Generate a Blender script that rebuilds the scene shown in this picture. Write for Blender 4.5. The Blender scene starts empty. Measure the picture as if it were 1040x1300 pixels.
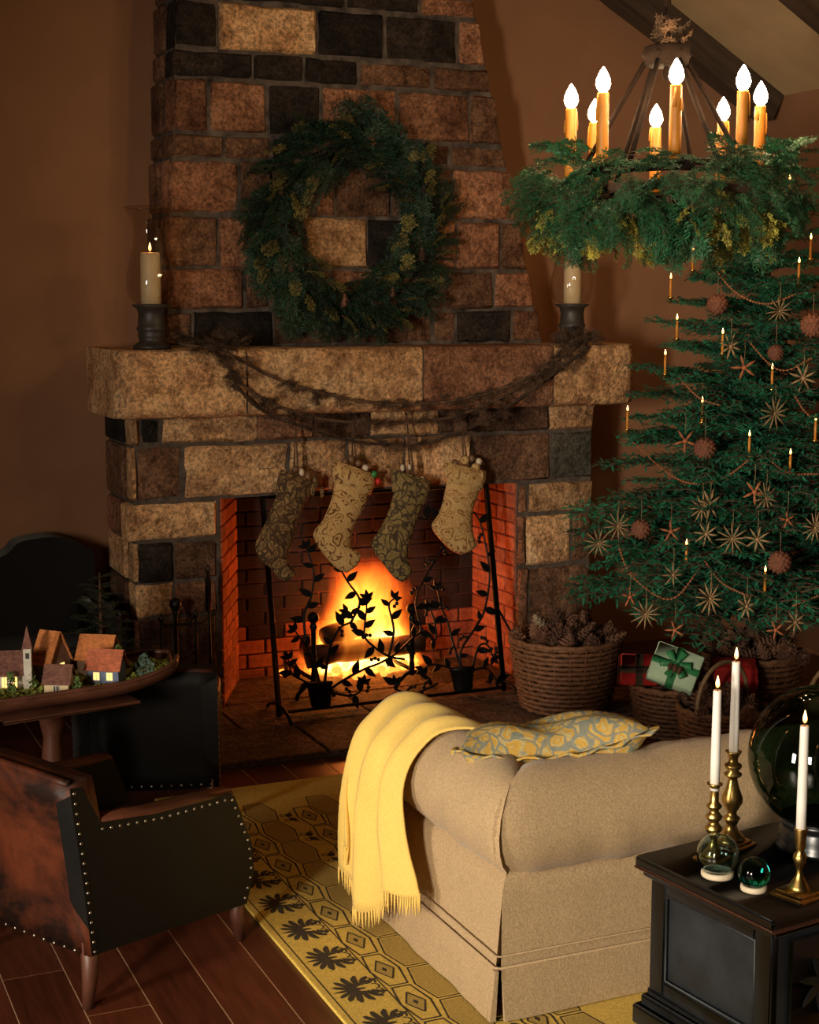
import bpy, math, random
from mathutils import Vector, Matrix
R = math.radians
PI = math.pi
scene = bpy.context.scene
COL = scene.collection
rng = random.Random(7)

# ------------------------------------------------------------------ camera
FOC = 1945.0
YAW, PITCH, EYE = R(23.7), R(7.9), 2.0
cam_d = bpy.data.cameras.new('camera')
cam = bpy.data.objects.new('camera', cam_d)
COL.objects.link(cam)
cam.location = (0, 0, EYE)
cam.rotation_euler = (PI/2 - PITCH, 0, -YAW)
cam_d.sensor_fit = 'VERTICAL'
cam_d.sensor_height = 36.0
cam_d.lens = 36.0 * FOC / 1300.0
cam_d.clip_start = 0.05
scene.camera = cam

# ------------------------------------------------------------------ world, large lights, exposure
world = bpy.data.worlds.new('world')
scene.world = world
world.use_nodes = True
world.node_tree.nodes['Background'].inputs[0].default_value = (1.0, 0.72, 0.5, 1)
world.node_tree.nodes['Background'].inputs[1].default_value = 0.006

def area_light(name, loc, target, sx, sy, power, color, spread=R(75)):
    d = bpy.data.lights.new(name, 'AREA')
    d.shape = 'RECTANGLE'; d.size = sx; d.size_y = sy
    d.energy = power; d.color = color; d.spread = spread
    o = bpy.data.objects.new(name, d); COL.objects.link(o)
    o.location = loc
    o.rotation_euler = (Vector(target) - Vector(loc)).to_track_quat('-Z', 'Y').to_euler()
    return o
# two tall aimed key lights added out of frame at left; no windows there
area_light('key_light', (-2.8, 2.5, 1.5), (2.0, 3.8, .5), .55, 1.3, 17, (1.0, .87, .70), R(58))
area_light('key_light', (-3.2, -.5, 1.9), (3.25, 4.5, 1.4), .55, 1.3, 55, (1.0, .87, .70), R(58))

vs = scene.view_settings
vs.view_transform = 'Standard'; vs.look = 'None'
vs.exposure = 0.0; vs.gamma = 1.0
vs.use_curve_mapping = False

# ------------------------------------------------------------------ survey helpers (photo pixel -> point in the room)
_f = Vector((math.sin(YAW)*math.cos(PITCH), math.cos(YAW)*math.cos(PITCH), -math.sin(PITCH)))
_r = Vector((math.cos(YAW), -math.sin(YAW), 0))
_u = _r.cross(_f)
def ray(x, y): return _f*FOC + _r*(x-520) - _u*(y-650)
def at_y(x, y, Y):
    d = ray(x, y); return Vector((0, 0, EYE)) + d*(Y/d.y)
def at_x(x, y, X):
    d = ray(x, y); return Vector((0, 0, EYE)) + d*(X/d.x)
def at_z(x, y, Z):
    d = ray(x, y); return Vector((0, 0, EYE)) + d*((Z-EYE)/d.z)
def at_d(x, y, D):
    return Vector((0, 0, EYE)) + ray(x, y)*(D/FOC)

# ------------------------------------------------------------------ mesh builder
class MB:
    def __init__(s): s.v = []; s.f = []; s.m = []
    def add(s, vs, fs, mi=0):
        n = len(s.v); s.v += [tuple(v) for v in vs]
        s.f += [tuple(i+n for i in f) for f in fs]; s.m += [mi]*len(fs); return s
    def box(s, a, b, mi=0):
        x0, y0, z0 = a; x1, y1, z1 = b
        return s.add([(x0,y0,z0),(x1,y0,z0),(x1,y1,z0),(x0,y1,z0),(x0,y0,z1),(x1,y0,z1),(x1,y1,z1),(x0,y1,z1)],
                     [(0,3,2,1),(4,5,6,7),(0,1,5,4),(1,2,6,5),(2,3,7,6),(3,0,4,7)], mi)
    def cbox(s, a, b, c=.01, mi=0):
        """box with chamfered edges"""
        lo = Vector(a); hi = Vector(b)
        P = {}; vs = []
        for sx in (0,1):
            for sy in (0,1):
                for sz in (0,1):
                    q = [(hi if k else lo)[i] for i, k in enumerate((sx,sy,sz))]
                    d = [(-c if k else c) for k in (sx,sy,sz)]
                    for ax in range(3):
                        p = [q[i] + (0 if i == ax else d[i]) for i in range(3)]
                        P[(sx,sy,sz,ax)] = len(vs); vs.append(p)
        fs = []
        for ax in range(3):
            o = [i for i in range(3) if i != ax]
            for k in (0,1):
                L = []
                for (a1, b1) in ((0,0),(1,0),(1,1),(0,1)):
                    t = [0,0,0]; t[ax] = k; t[o[0]] = a1; t[o[1]] = b1
                    L.append(P[(t[0],t[1],t[2],ax)])
                flip = (k == 0) ^ (ax == 1)
                fs.append(tuple(L[::-1] if flip else L))
        for e in range(3):
            o = [i for i in range(3) if i != e]
            for a1 in (0,1):
                for b1 in (0,1):
                    t0 = [0,0,0]; t1 = [0,0,0]
                    t0[o[0]] = t1[o[0]] = a1; t0[o[1]] = t1[o[1]] = b1; t1[e] = 1
                    fs.append((P[(*t0,o[0])], P[(*t1,o[0])], P[(*t1,o[1])], P[(*t0,o[1])]))
        for sx in (0,1):
            for sy in (0,1):
                for sz in (0,1):
                    fs.append((P[(sx,sy,sz,0)],P[(sx,sy,sz,1)],P[(sx,sy,sz,2)]))
        return s.add(vs, fs, mi)
    def tube(s, pts, rad, n=8, mi=0, cap=True, flat=1.0):
        pts = [Vector(p) for p in pts]; k = len(pts)
        if not hasattr(rad, '__len__'): rad = [rad]*k
        vs = []; fs = []
        up = Vector((0,0,1)); prev = None
        for i, p in enumerate(pts):
            t = (pts[min(i+1,k-1)] - pts[max(i-1,0)])
            if t.length < 1e-9: t = Vector((0,0,1))
            t.normalize()
            if prev is None:
                a = up if abs(t.z) < .9 else Vector((1,0,0))
                nx = t.cross(a).normalized()
            else:
                nx = (prev - t*prev.dot(t))
                nx = nx.normalized() if nx.length > 1e-6 else t.orthogonal().normalized()
            prev = nx; ny = t.cross(nx)
            for j in range(n):
                an = 2*PI*j/n
                vs.append(p + nx*(math.cos(an)*rad[i]) + ny*(math.sin(an)*rad[i]*flat))
        for i in range(k-1):
            for j in range(n):
                a = i*n+j; b = i*n+(j+1)%n
                fs.append((a, b, b+n, a+n))
        if cap:
            fs.append(tuple(range(n-1,-1,-1))); fs.append(tuple(range((k-1)*n, k*n)))
        return s.add(vs, fs, mi)
    def lathe(s, prof, n=24, mi=0, c=(0,0,0), cap=True):
        vs = []; fs = []; k = len(prof)
        for (r, z) in prof:
            for j in range(n):
                a = 2*PI*j/n; vs.append((c[0]+r*math.cos(a), c[1]+r*math.sin(a), c[2]+z))
        for i in range(k-1):
            for j in range(n):
                a = i*n+j; b = i*n+(j+1)%n; fs.append((a,b,b+n,a+n))
        if cap:
            if prof[0][0] > 1e-6: fs.append(tuple(range(n-1,-1,-1)))
            if prof[-1][0] > 1e-6: fs.append(tuple(range((k-1)*n,k*n)))
        return s.add(vs, fs, mi)
    def ball(s, c, r, n=8, mi=0, sc=(1,1,1)):
        pr = []; h = max(4, n//2)
        vs = [(c[0],c[1],c[2]-r*sc[2])]
        for i in range(1,h):
            t = PI*i/h
            for j in range(n):
                a = 2*PI*j/n
                vs.append((c[0]+r*sc[0]*math.sin(t)*math.cos(a), c[1]+r*sc[1]*math.sin(t)*math.sin(a), c[2]-r*sc[2]*math.cos(t)))
        vs.append((c[0],c[1],c[2]+r*sc[2])); L = len(vs)-1; fs = []
        for j in range(n):
            fs.append((0, 1+(j+1)%n, 1+j)); fs.append((L, L-n+j, L-n+(j+1)%n))
        for i in range(h-2):
            for j in range(n):
                a = 1+i*n+j; b = 1+i*n+(j+1)%n; fs.append((a,b,b+n,a+n))
        return s.add(vs, fs, mi)
    def grid(s, rows, mi=0, close=False):
        """rows: list of equally long point lists"""
        n = len(rows[0]); vs = [p for r_ in rows for p in r_]; fs = []
        for i in range(len(rows)-1):
            for j in range(n if close else n-1):
                a = i*n+j; b = i*n+(j+1)%n; fs.append((a,b,b+n,a+n))
        return s.add(vs, fs, mi)
    def prism(s, poly, d, mi=0, org=(0,0,0), ax=(1,0,0), ay=(0,0,1), az=(0,1,0)):
        """polygon (2D) in ax/ay, extruded by d along az"""
        o = Vector(org); ax = Vector(ax); ay = Vector(ay); az = Vector(az); n = len(poly)
        vs = [o+ax*p[0]+ay*p[1] for p in poly] + [o+ax*p[0]+ay*p[1]+az*d for p in poly]
        fs = [tuple(range(n)), tuple(range(2*n-1,n-1,-1))] + [((i+1)%n, i, n+i, n+(i+1)%n) for i in range(n)]
        return s.add(vs, fs, mi)
    def mesh(s, name, mats, smooth=True):
        me = bpy.data.meshes.new(name)
        me.from_pydata(s.v, [], s.f)
        for m in (mats if isinstance(mats, (list, tuple)) else [mats]): me.materials.append(m)
        if any(s.m): me.polygons.foreach_set('material_index', s.m)
        if smooth: me.polygons.foreach_set('use_smooth', [True]*len(me.polygons))
        me.update(); return me
    def build(s, name, mats, parent=None, smooth=True, loc=(0,0,0), rot=(0,0,0), sharp=None):
        me = s.mesh(name, mats, smooth)
        if smooth and sharp: me.set_sharp_from_angle(angle=R(sharp))
        return link(name, me, parent, loc, rot)

def link(name, me, parent=None, loc=(0,0,0), rot=(0,0,0), scale=None):
    o = bpy.data.objects.new(name, me); COL.objects.link(o)
    if parent is not None: o.parent = parent
    o.location = loc; o.rotation_euler = rot
    if scale is not None: o.scale = (scale,)*3 if not hasattr(scale, '__len__') else scale
    return o
def tag(o, label=None, cat=None, group=None, kind=None):
    if label: o['label'] = label
    if cat: o['category'] = cat
    if group: o['group'] = group
    if kind: o['kind'] = kind
    return o
def thing(name, label, cat, loc=(0,0,0), rotz=0, group=None, kind=None):
    o = bpy.data.objects.new(name, None); COL.objects.link(o)
    o.empty_display_size = .1
    o.location = loc; o.rotation_euler = (0,0,rotz)
    return tag(o, label, cat, group, kind)
def copy_tree(o, parent=None):
    c = o.copy(); COL.objects.link(c)
    if parent is not None: c.parent = parent
    for ch in list(o.children): copy_tree(ch, c)
    return c
def bezier(pts, n=10):
    """Catmull-Rom through the points"""
    P = [Vector(p) for p in pts]; P = [P[0]*2-P[1]] + P + [P[-1]*2-P[-2]]; out = []
    for i in range(1, len(P)-2):
        for k in range(n):
            t = k/n; a,b,c,d = P[i-1],P[i],P[i+1],P[i+2]
            out.append(.5*((2*b)+(c-a)*t+(2*a-5*b+4*c-d)*t*t+(3*b-a-3*c+d)*t**3))
    out.append(P[-2]); return out

# ------------------------------------------------------------------ materials
class NT:
    def __init__(s, name):
        s.m = bpy.data.materials.new(name); s.m.use_nodes = True
        s.t = s.m.node_tree; s.n = s.t.nodes; s.b = s.n['Principled BSDF']; s.out = s.n['Material Output']
    def node(s, kind, **kw):
        nd = s.n.new(kind)
        for k, v in kw.items():
            if k.startswith('i_'): nd.inputs[k[2:].replace('_',' ')].default_value = v
            else: setattr(nd, k, v)
        return nd
    def l(s, a, b): s.t.links.new(a, b)
    def coord(s, scale=(1,1,1), out='Object', rot=(0,0,0)):
        tc = s.node('ShaderNodeTexCoord'); mp = s.node('ShaderNodeMapping')
        mp.inputs['Scale'].default_value = scale; mp.inputs['Rotation'].default_value = rot
        s.l(tc.outputs[out], mp.inputs['Vector']); return mp.outputs['Vector']
    def noise(s, vec, scale, detail=4, rough=.6, dist=0):
        nd = s.node('ShaderNodeTexNoise'); nd.inputs['Scale'].default_value = scale
        nd.inputs['Detail'].default_value = detail; nd.inputs['Roughness'].default_value = rough
        nd.inputs['Distortion'].default_value = dist
        if vec is not None: s.l(vec, nd.inputs['Vector'])
        return nd
    def ramp(s, fac, stops, interp='LINEAR'):
        nd = s.node('ShaderNodeValToRGB'); cr = nd.color_ramp; cr.interpolation = interp
        while len(cr.elements) < len(stops): cr.elements.new(.5)
        for e, (p, c) in zip(cr.elements, stops):
            e.position = p; e.color = (*c, 1) if len(c) == 3 else c
        s.l(fac, nd.inputs['Fac']); return nd.outputs['Color']
    def mix(s, fac, a, b, mode='MIX'):
        nd = s.node('ShaderNodeMix', data_type='RGBA', blend_type=mode)
        for i, v in ((0, fac), (6, a), (7, b)):
            if hasattr(v, 'links') or hasattr(v, 'is_linked'): s.l(v, nd.inputs[i])
            elif i == 0: nd.inputs[0].default_value = v
            else: nd.inputs[i].default_value = (*v, 1) if len(v) == 3 else v
        return nd.outputs[2]
    def math(s, op, a, b=0.0):
        nd = s.node('ShaderNodeMath', operation=op)
        for i, v in enumerate((a, b)):
            if hasattr(v, 'is_linked'): s.l(v, nd.inputs[i])
            else: nd.inputs[i].default_value = v
        return nd.outputs[0]
    def bump(s, h, strength=.4, dist=.01):
        nd = s.node('ShaderNodeBump'); nd.inputs['Strength'].default_value = strength
        nd.inputs['Distance'].default_value = dist
        s.l(h, nd.inputs['Height']); s.l(nd.outputs['Normal'], s.b.inputs['Normal']); return nd
    def set(s, **kw):
        for k, v in kw.items():
            i = s.b.inputs[k.replace('_',' ')]
            if hasattr(v, 'is_linked'): s.l(v, i)
            else: i.default_value = (*v, 1) if hasattr(v,'__len__') and len(v) == 3 else v
        return s.m

def plain(name, col, rough=.6, var=.25, scale=20, bump=.15, bd=.004, metal=0, rnd=0.0, spec=.5, sheen=0, aniso=(1,1,1)):
    """simple procedural material: base colour broken up by noise, fine relief"""
    t = NT(name); v = t.coord(aniso)
    nz = t.noise(v, scale, 5)
    lo = tuple(c*(1-var) for c in col); hi = tuple(min(1, c*(1+var)) for c in col)
    c = t.ramp(nz.outputs['Fac'], [(.3, lo), (.7, hi)])
    if rnd:
        oi = t.node('ShaderNodeObjectInfo')
        k = t.math('ADD', t.math('MULTIPLY', oi.outputs['Random'], 2*rnd), 1-rnd)
        hs = t.node('ShaderNodeHueSaturation'); t.l(c, hs.inputs['Color']); t.l(k, hs.inputs['Value']); c = hs.outputs['Color']
    t.set(Base_Color=c, Roughness=rough, Metallic=metal)
    t.b.inputs['Specular IOR Level'].default_value = spec
    if sheen: t.b.inputs['Sheen Weight'].default_value = sheen
    if bump: t.bump(nz.outputs['Fac'], bump, bd)
    return t.m

def stone_mat(name, base, dark, light, rough=.9):
    t = NT(name); v = t.coord()
    oi = t.node('ShaderNodeObjectInfo')
    ad = t.node('ShaderNodeVectorMath', operation='ADD'); t.l(v, ad.inputs[0])
    sc = t.node('ShaderNodeVectorMath', operation='SCALE'); sc.inputs[0].default_value = (31, 17, 23)
    t.l(oi.outputs['Random'], sc.inputs['Scale']); t.l(sc.outputs[0], ad.inputs[1]); v = ad.outputs[0]
    big = t.noise(v, 4.5, 4, .6, .4); fine = t.noise(v, 60, 4, .75); mid = t.noise(v, 17, 5, .65, .3)
    c = t.ramp(big.outputs['Fac'], [(.32, dark), (.5, base), (.72, light)])
    sp = t.ramp(fine.outputs['Fac'], [(.36, (.35,.33,.32)), (.5, (.9,.9,.9)), (.66, (1.55,1.5,1.45))])
    c = t.mix(.85, c, sp, 'MULTIPLY')
    st = t.ramp(mid.outputs['Fac'], [(.34, (.42,.36,.32)), (.52, (1,1,1)), (.7, (1.15,1.12,1.08))])
    c = t.mix(.8, c, st, 'MULTIPLY')
    k = t.math('ADD', t.math('MULTIPLY', oi.outputs['Random'], .5), .75)
    hs = t.node('ShaderNodeHueSaturation'); t.l(c, hs.inputs['Color']); t.l(k, hs.inputs['Value'])
    h = t.math('ADD', t.math('MULTIPLY', mid.outputs['Fac'], 1.0), t.math('MULTIPLY', fine.outputs['Fac'], .5))
    t.set(Base_Color=hs.outputs['Color'], Roughness=rough); t.bump(h, 1.0, .034)
    t.b.inputs['Specular IOR Level'].default_value = .2
    return t.m

def emit(name, col, strength):
    t = NT(name); t.n.remove(t.b)
    e = t.node('ShaderNodeEmission'); e.inputs[0].default_value = (*col, 1); e.inputs[1].default_value = strength
    t.l(e.outputs[0], t.out.inputs['Surface']); return t.m

def flame_mat(name, base, top, strength, z0, z1):
    """flame: colour runs from base to tip along the flame's own height"""
    t = NT(name); t.n.remove(t.b)
    tc = t.node('ShaderNodeTexCoord'); sp = t.node('ShaderNodeSeparateXYZ'); t.l(tc.outputs['Object'], sp.inputs[0])
    mr = t.node('ShaderNodeMapRange'); mr.inputs[1].default_value = z0; mr.inputs[2].default_value = z1
    t.l(sp.outputs['Z'], mr.inputs[0])
    c = t.ramp(mr.outputs[0], [(0, base), (1, top)])
    e = t.node('ShaderNodeEmission'); t.l(c, e.inputs[0]); e.inputs[1].default_value = strength
    t.l(e.outputs[0], t.out.inputs['Surface']); return t.m

def glass_mat(name, col, rough=.0, ior=1.45):
    t = NT(name)
    t.set(Base_Color=col, Roughness=rough, IOR=ior); t.b.inputs['Transmission Weight'].default_value = 1.0
    return t.m

def thin_glass(name, tint, gloss=1.0):
    """thin blown glass: mostly clear, with a surface reflection"""
    t = NT(name); t.n.remove(t.b)
    tr = t.node('ShaderNodeBsdfTransparent'); tr.inputs[0].default_value = (*tint, 1)
    gl = t.node('ShaderNodeBsdfGlossy'); gl.inputs['Roughness'].default_value = .03
    fr = t.node('ShaderNodeFresnel'); fr.inputs[0].default_value = 1.8
    mx = t.node('ShaderNodeMixShader'); ge = t.node('ShaderNodeNewGeometry'); t.l(t.math('MULTIPLY', t.math('MULTIPLY', fr.outputs[0], gloss), t.math('SUBTRACT', 1.0, ge.outputs['Backfacing'])), mx.inputs[0])
    t.l(tr.outputs[0], mx.inputs[1]); t.l(gl.outputs[0], mx.inputs[2]); t.l(mx.outputs[0], t.out.inputs['Surface'])
    return t.m

M = {}
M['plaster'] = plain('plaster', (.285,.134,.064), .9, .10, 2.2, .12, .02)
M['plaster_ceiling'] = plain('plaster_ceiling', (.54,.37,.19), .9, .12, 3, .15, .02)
M['beam'] = plain('beam_wood', (.062,.038,.022), .75, .4, 9, .5, .01, aniso=(.25,3,3))
M['plank'] = plain('floor_plank_wood', (.11,.028,.012), .34, .35, 7, .12, .003, rnd=.22, aniso=(6,.5,6))
M['plank_gap'] = plain('floor_gap', (.60,.38,.22), .8, .1, 30)
M['st_tan'] = stone_mat('stone_tan', (.78,.45,.215), (.46,.235,.11), (.90,.60,.33))
M['st_red'] = stone_mat('stone_russet', (.36,.165,.088), (.20,.088,.048), (.50,.25,.14))
M['st_brown'] = stone_mat('stone_brown', (.20,.102,.056), (.105,.052,.031), (.33,.175,.10))
M['st_dark'] = stone_mat('stone_dark', (.035,.027,.022), (.017,.014,.012), (.075,.05,.035))
M['st_grey'] = stone_mat('stone_grey', (.09,.085,.062), (.05,.05,.038), (.14,.12,.085))
M['mortar'] = plain('mortar', (.085,.062,.046), .95, .5, 25, .6, .01)
M['mortar_dark'] = plain('mortar_sooty', (.085,.064,.050), .95, .9, 12, .6, .01)
M['brick'] = plain('fire_brick', (.36,.10,.045), .9, .35, 35, .5, .006, rnd=.3)
M['brick_soot'] = plain('sooty_fire_brick', (.020,.009,.007), .9, .5, 30, .5, .006, rnd=.3)
M['brick_mortar'] = plain('firebox_mortar', (.30,.085,.045), .95, .3, 30)
M['mortar_soot'] = plain('sooty_firebox_mortar', (.075,.026,.018), .95, .4, 30)
M['hearth'] = stone_mat('hearth_stone', (.20,.12,.075), (.12,.07,.045), (.28,.17,.11), .7)
M['iron'] = plain('black_iron', (.012,.011,.011), .45, .3, 40, .2, .002, metal=.7)
M['rust_iron'] = plain('rusted_iron', (.014,.007,.0045), .85, .45, 35, .3, .003, metal=0, spec=.15)
M['needle'] = plain('fir_needles', (.022,.120,.042), .55, .35, 9, 0, rnd=.35)
M['needle_dark'] = plain('dark_fir_needles', (.012,.042,.021), .6, .35, 9, 0, rnd=.4)
M['needle_tree'] = plain('tree_needles', (.018,.135,.065), .5, .45, 7, 0, rnd=.3)
M['needle_gold'] = plain('gold_green_sprig', (.34,.31,.045), .6, .4, 12, 0, rnd=.35)
M['needle_olive'] = plain('olive_sprig', (.13,.115,.026), .6, .5, 12, 0, rnd=.45)
M['twig'] = plain('twig_bark', (.075,.038,.02), .85, .4, 40, .3, .003)
M['dry'] = plain('dried_garland', (.085,.045,.023), .9, .6, 30, .2, .003, rnd=.55)
M['wax'] = plain('ivory_wax', (.80,.62,.38), .5, .06, 12, .05, .002)
M['wax'].node_tree.nodes['Principled BSDF'].inputs['Subsurface Weight'].default_value = .35
M['wax'].node_tree.nodes['Principled BSDF'].inputs['Subsurface Radius'].default_value = (.05,.022,.008)
M['wax_white'] = plain('white_taper_wax', (.86,.82,.74), .45, .04, 12, .04, .002)
M['sleeve'] = plain('amber_candle_sleeve', (.60,.22,.024), .5, .35, 14, .3, .004, aniso=(1,1,.4))
M['wick'] = plain('wick', (.03,.02,.015), .9, .2, 30, 0)
M['bulb'] = emit('lit_bulb', (1.0,.69,.36), 175)
M['flame'] = flame_mat('candle_flame', (1.0,.26,.035), (1.0,.66,.24), 8, 0, .03)
M['pewter'] = plain('dark_pedestal_wood', (.035,.028,.022), .5, .35, 15, .2, .003)
M['glass_clear'] = thin_glass('clear_blown_glass', (.87,.84,.80), 1.2)
M['brass'] = plain('aged_brass', (.55,.36,.11), .32, .3, 18, .1, .002, metal=1)
M['green_glass'] = glass_mat('teal_glass', (.02,.52,.42))
M['pale_glass'] = glass_mat('pale_blue_glass', (.74,.91,.94))
M['ring_white'] = plain('cream_ring', (.70,.58,.40), .6, .08, 20)
M['black_wood'] = plain('black_painted_wood', (.009,.010,.011), .28, .4, 8, .12, .003)
M['blue_wood'] = plain('worn_blue_black_paint', (.013,.016,.020), .5, .5, 9, .25, .003)
M['red_wood'] = plain('worn_red_brown_wood', (.10,.035,.019), .45, .35, 14, .2, .003)
M['straw'] = plain('straw', (.25,.15,.065), .7, .3, 30, .1, .002, rnd=.25)
M['straw_red'] = plain('rust_straw', (.30,.09,.03), .7, .3, 30, .1, .002, rnd=.2)
M['bead'] = plain('cranberry_bead', (.24,.085,.03), .5, .3, 60, .1, .002)
M['cone'] = plain('pine_cone_scale', (.125,.054,.028), .8, .4, 40, .2, .002, rnd=.45)
M['cone_rust'] = plain('rust_cone_scale', (.17,.055,.024), .8, .4, 40, .2, .002, rnd=.2)
M['cone_pale'] = plain('pale_pine_cone', (.34,.26,.16), .8, .3, 40, .2, .002)
M['wicker'] = plain('wicker', (.17,.072,.030), .7, .45, 45, .4, .004, rnd=.2)
M['ribbon_red'] = plain('red_paper', (.42,.02,.018), .5, .2, 20, .05)
M['paper_mint'] = plain('mint_paper', (.50,.66,.44), .6, .06, 20, .05)
M['ribbon_green'] = plain('green_ribbon', (.03,.20,.065), .5, .2, 20, .05)

# ------------------------------------------------------------------ room shell
XL, XR, YB, YN = -3.6, 5.6, 7.57, -3.0
RIDGE = .3
def zc(X):                       # underside of the ceiling
    z = 3.79 - .574*(max(X, RIDGE) - 4.5)
    return z - .574*max(0, RIDGE - X)
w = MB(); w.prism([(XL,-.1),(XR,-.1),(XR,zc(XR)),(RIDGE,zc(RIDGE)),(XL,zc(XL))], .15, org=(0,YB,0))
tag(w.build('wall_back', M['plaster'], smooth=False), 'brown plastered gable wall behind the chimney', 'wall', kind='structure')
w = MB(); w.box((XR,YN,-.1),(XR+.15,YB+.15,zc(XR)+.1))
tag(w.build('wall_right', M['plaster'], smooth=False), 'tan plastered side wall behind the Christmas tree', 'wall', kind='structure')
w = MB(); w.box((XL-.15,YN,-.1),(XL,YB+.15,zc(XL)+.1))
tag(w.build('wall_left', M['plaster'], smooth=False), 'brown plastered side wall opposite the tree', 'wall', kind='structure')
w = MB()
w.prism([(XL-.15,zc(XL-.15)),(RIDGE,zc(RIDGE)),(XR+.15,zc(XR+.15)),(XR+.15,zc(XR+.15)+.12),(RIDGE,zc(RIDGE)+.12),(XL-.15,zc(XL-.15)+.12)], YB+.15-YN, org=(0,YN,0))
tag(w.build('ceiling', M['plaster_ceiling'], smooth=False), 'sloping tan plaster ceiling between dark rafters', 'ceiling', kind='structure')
# dark rafters running down the slope to the right wall
for i, (y0, y1) in enumerate(((7.40,7.565),(6.20,6.38))):
    sl = math.atan(.574); L = (XR - RIDGE)/math.cos(sl)
    b = MB(); n = 16; rows = []
    for k in range(n+1):
        t = k/n; jj = lambda a: rng.uniform(-a,a)
        rows.append([(t*L, y0-(y0+y1)/2+jj(.006), -.16+jj(.006)), (t*L, y1-(y0+y1)/2, -.16+jj(.005)), (t*L, y1-(y0+y1)/2, 0.01), (t*L, y0-(y0+y1)/2+jj(.006), 0.01)])
    b.grid(rows, close=True); b.f.append((3,2,1,0)); b.m.append(0); b.f.append((4*n,4*n+1,4*n+2,4*n+3)); b.m.append(0)
    o = b.build('trim_%d' % (i+1), M['beam'], smooth=False, loc=(RIDGE,(y0+y1)/2,zc(RIDGE)), rot=(0,sl,0))
    tag(o, ('dark hewn rafter against the gable wall above the tree', 'dark hewn rafter standing away from the gable wall')[i], 'beam', kind='structure')

# floor: sub-floor and separate boards
fl = MB(); fl.box((XL,YN,-.10),(XR,YB,-.0012))
floor = tag(fl.build('floor', M['plank_gap'], smooth=False), 'dark red brown wooden floorboards with pale seams', 'floor', kind='structure')
PW = .182; x_seam = at_z(115,1300,0).x
pm = {}
k0 = math.floor((XL - x_seam)/PW) + 1
k = k0
while x_seam + (k+1)*PW < XR:
    X0 = x_seam + k*PW
    cuts = [YN, 1.2 + (k*37 % 11)*.16, 4.1 + ((k*53) % 9)*.33, YB]
    for a, b_ in zip(cuts, cuts[1:]):
        L = round(b_-a, 3)
        if L not in pm:
            m_ = MB(); m_.cbox((.0022,.0015,-.02),(PW-.0022,L-.0015,0),.0008); pm[L] = m_.mesh('plank', M['plank'], False)
        link('plank', pm[L], floor, (X0, a, 0))
    k += 1

# ------------------------------------------------------------------ stone fireplace
YF = 7.05
fp = thing('stone_fireplace', 'massive rough stone fireplace with tapering chimney breast', 'fireplace', (2.92,7.3,0))
FO = Vector((2.92,7.3,0))
def fpart(mb, name, mat, parent=None, smooth=False):
    mb.v = [tuple(Vector(v)-FO) for v in mb.v]
    return mb.build(name, mat, parent or fp, smooth)
def stone(x0, x1, z0, z1, yf, depth, mat, skewl=0, skewr=0, amp=.010, edge=.018, cell=.09, parent=None):
    """rock-faced block: front grid with relief, edges dropped back; own origin at its centre"""
    nx = max(3, min(7, int((x1-x0)/cell)+2)); nz = max(3, min(5, int((z1-z0)/cell)+2))
    c = Vector(((x0+x1)/2, yf+depth/2, (z0+z1)/2)); mb = MB(); rows = []
    for j in range(nz+1):
        tz = j/nz; row = []
        xa = x0 + skewl*tz; xb = x1 + skewr*tz
        for i in range(nx+1):
            tx = i/nx
            e = (i in (0,nx)) or (j in (0,nz))
            xx = xa + (xb-xa)*(tx if 0 < i < nx else tx); zz = z0 + (z1-z0)*tz
            if i in (1, nx-1): xx += (.014 - (xb-xa)/nx)*(1 if i == 1 else -1)
            if j in (1, nz-1): zz += (.014 - (z1-z0)/nz)*(1 if j == 1 else -1)
            if e: row.append((xx+rng.uniform(-.005,.005), yf+edge+rng.uniform(-.003,.004), zz+rng.uniform(-.005,.005)))
            else: row.append((xx+rng.uniform(-.003,.003), yf+rng.uniform(-amp,amp), zz+rng.uniform(-.003,.003)))
        rows.append([Vector(p)-c for p in row])
    mb.grid(rows)
    n = nx+1
    ring = [i for i in range(n)] + [j*n+nx for j in range(1,nz+1)] + [nz*n+i for i in range(nx-1,-1,-1)] + [j*n for j in range(nz-1,0,-1)]
    s = len(mb.v)
    for i in ring: p = mb.v[i]; mb.v.append((p[0], depth/2, p[2]))
    for a in range(len(ring)):
        b = (a+1) % len(ring); mb.f.append((ring[b], ring[a], s+a, s+b)); mb.m.append(0)
    mb.f.append(tuple(range(s, s+len(ring)))); mb.m.append(0)
    o = mb.build('stone', mat, parent or fp, True, loc=c-FO, sharp=50)
    return o
SM = dict(t=M['st_tan'], r=M['st_red'], b=M['st_brown'], d=M['st_dark'], g=M['st_grey'])

PX0, PX1, OX0, OX1, OZ = 1.675, 4.17, 2.10, 3.715, 1.05
# mortar core: two piers, lintel, mantel core, chimney core
m_ = MB(); m_.box((PX0+.012,YF+.014,0),(OX0,7.565,OZ)); m_.box((OX1,YF+.014,0),(PX1-.012,7.565,OZ)); m_.box((PX0+.012,YF+.014,OZ),(PX1-.012,7.565,1.46))
fpart(m_, 'mortar_core', M['mortar'])
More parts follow.
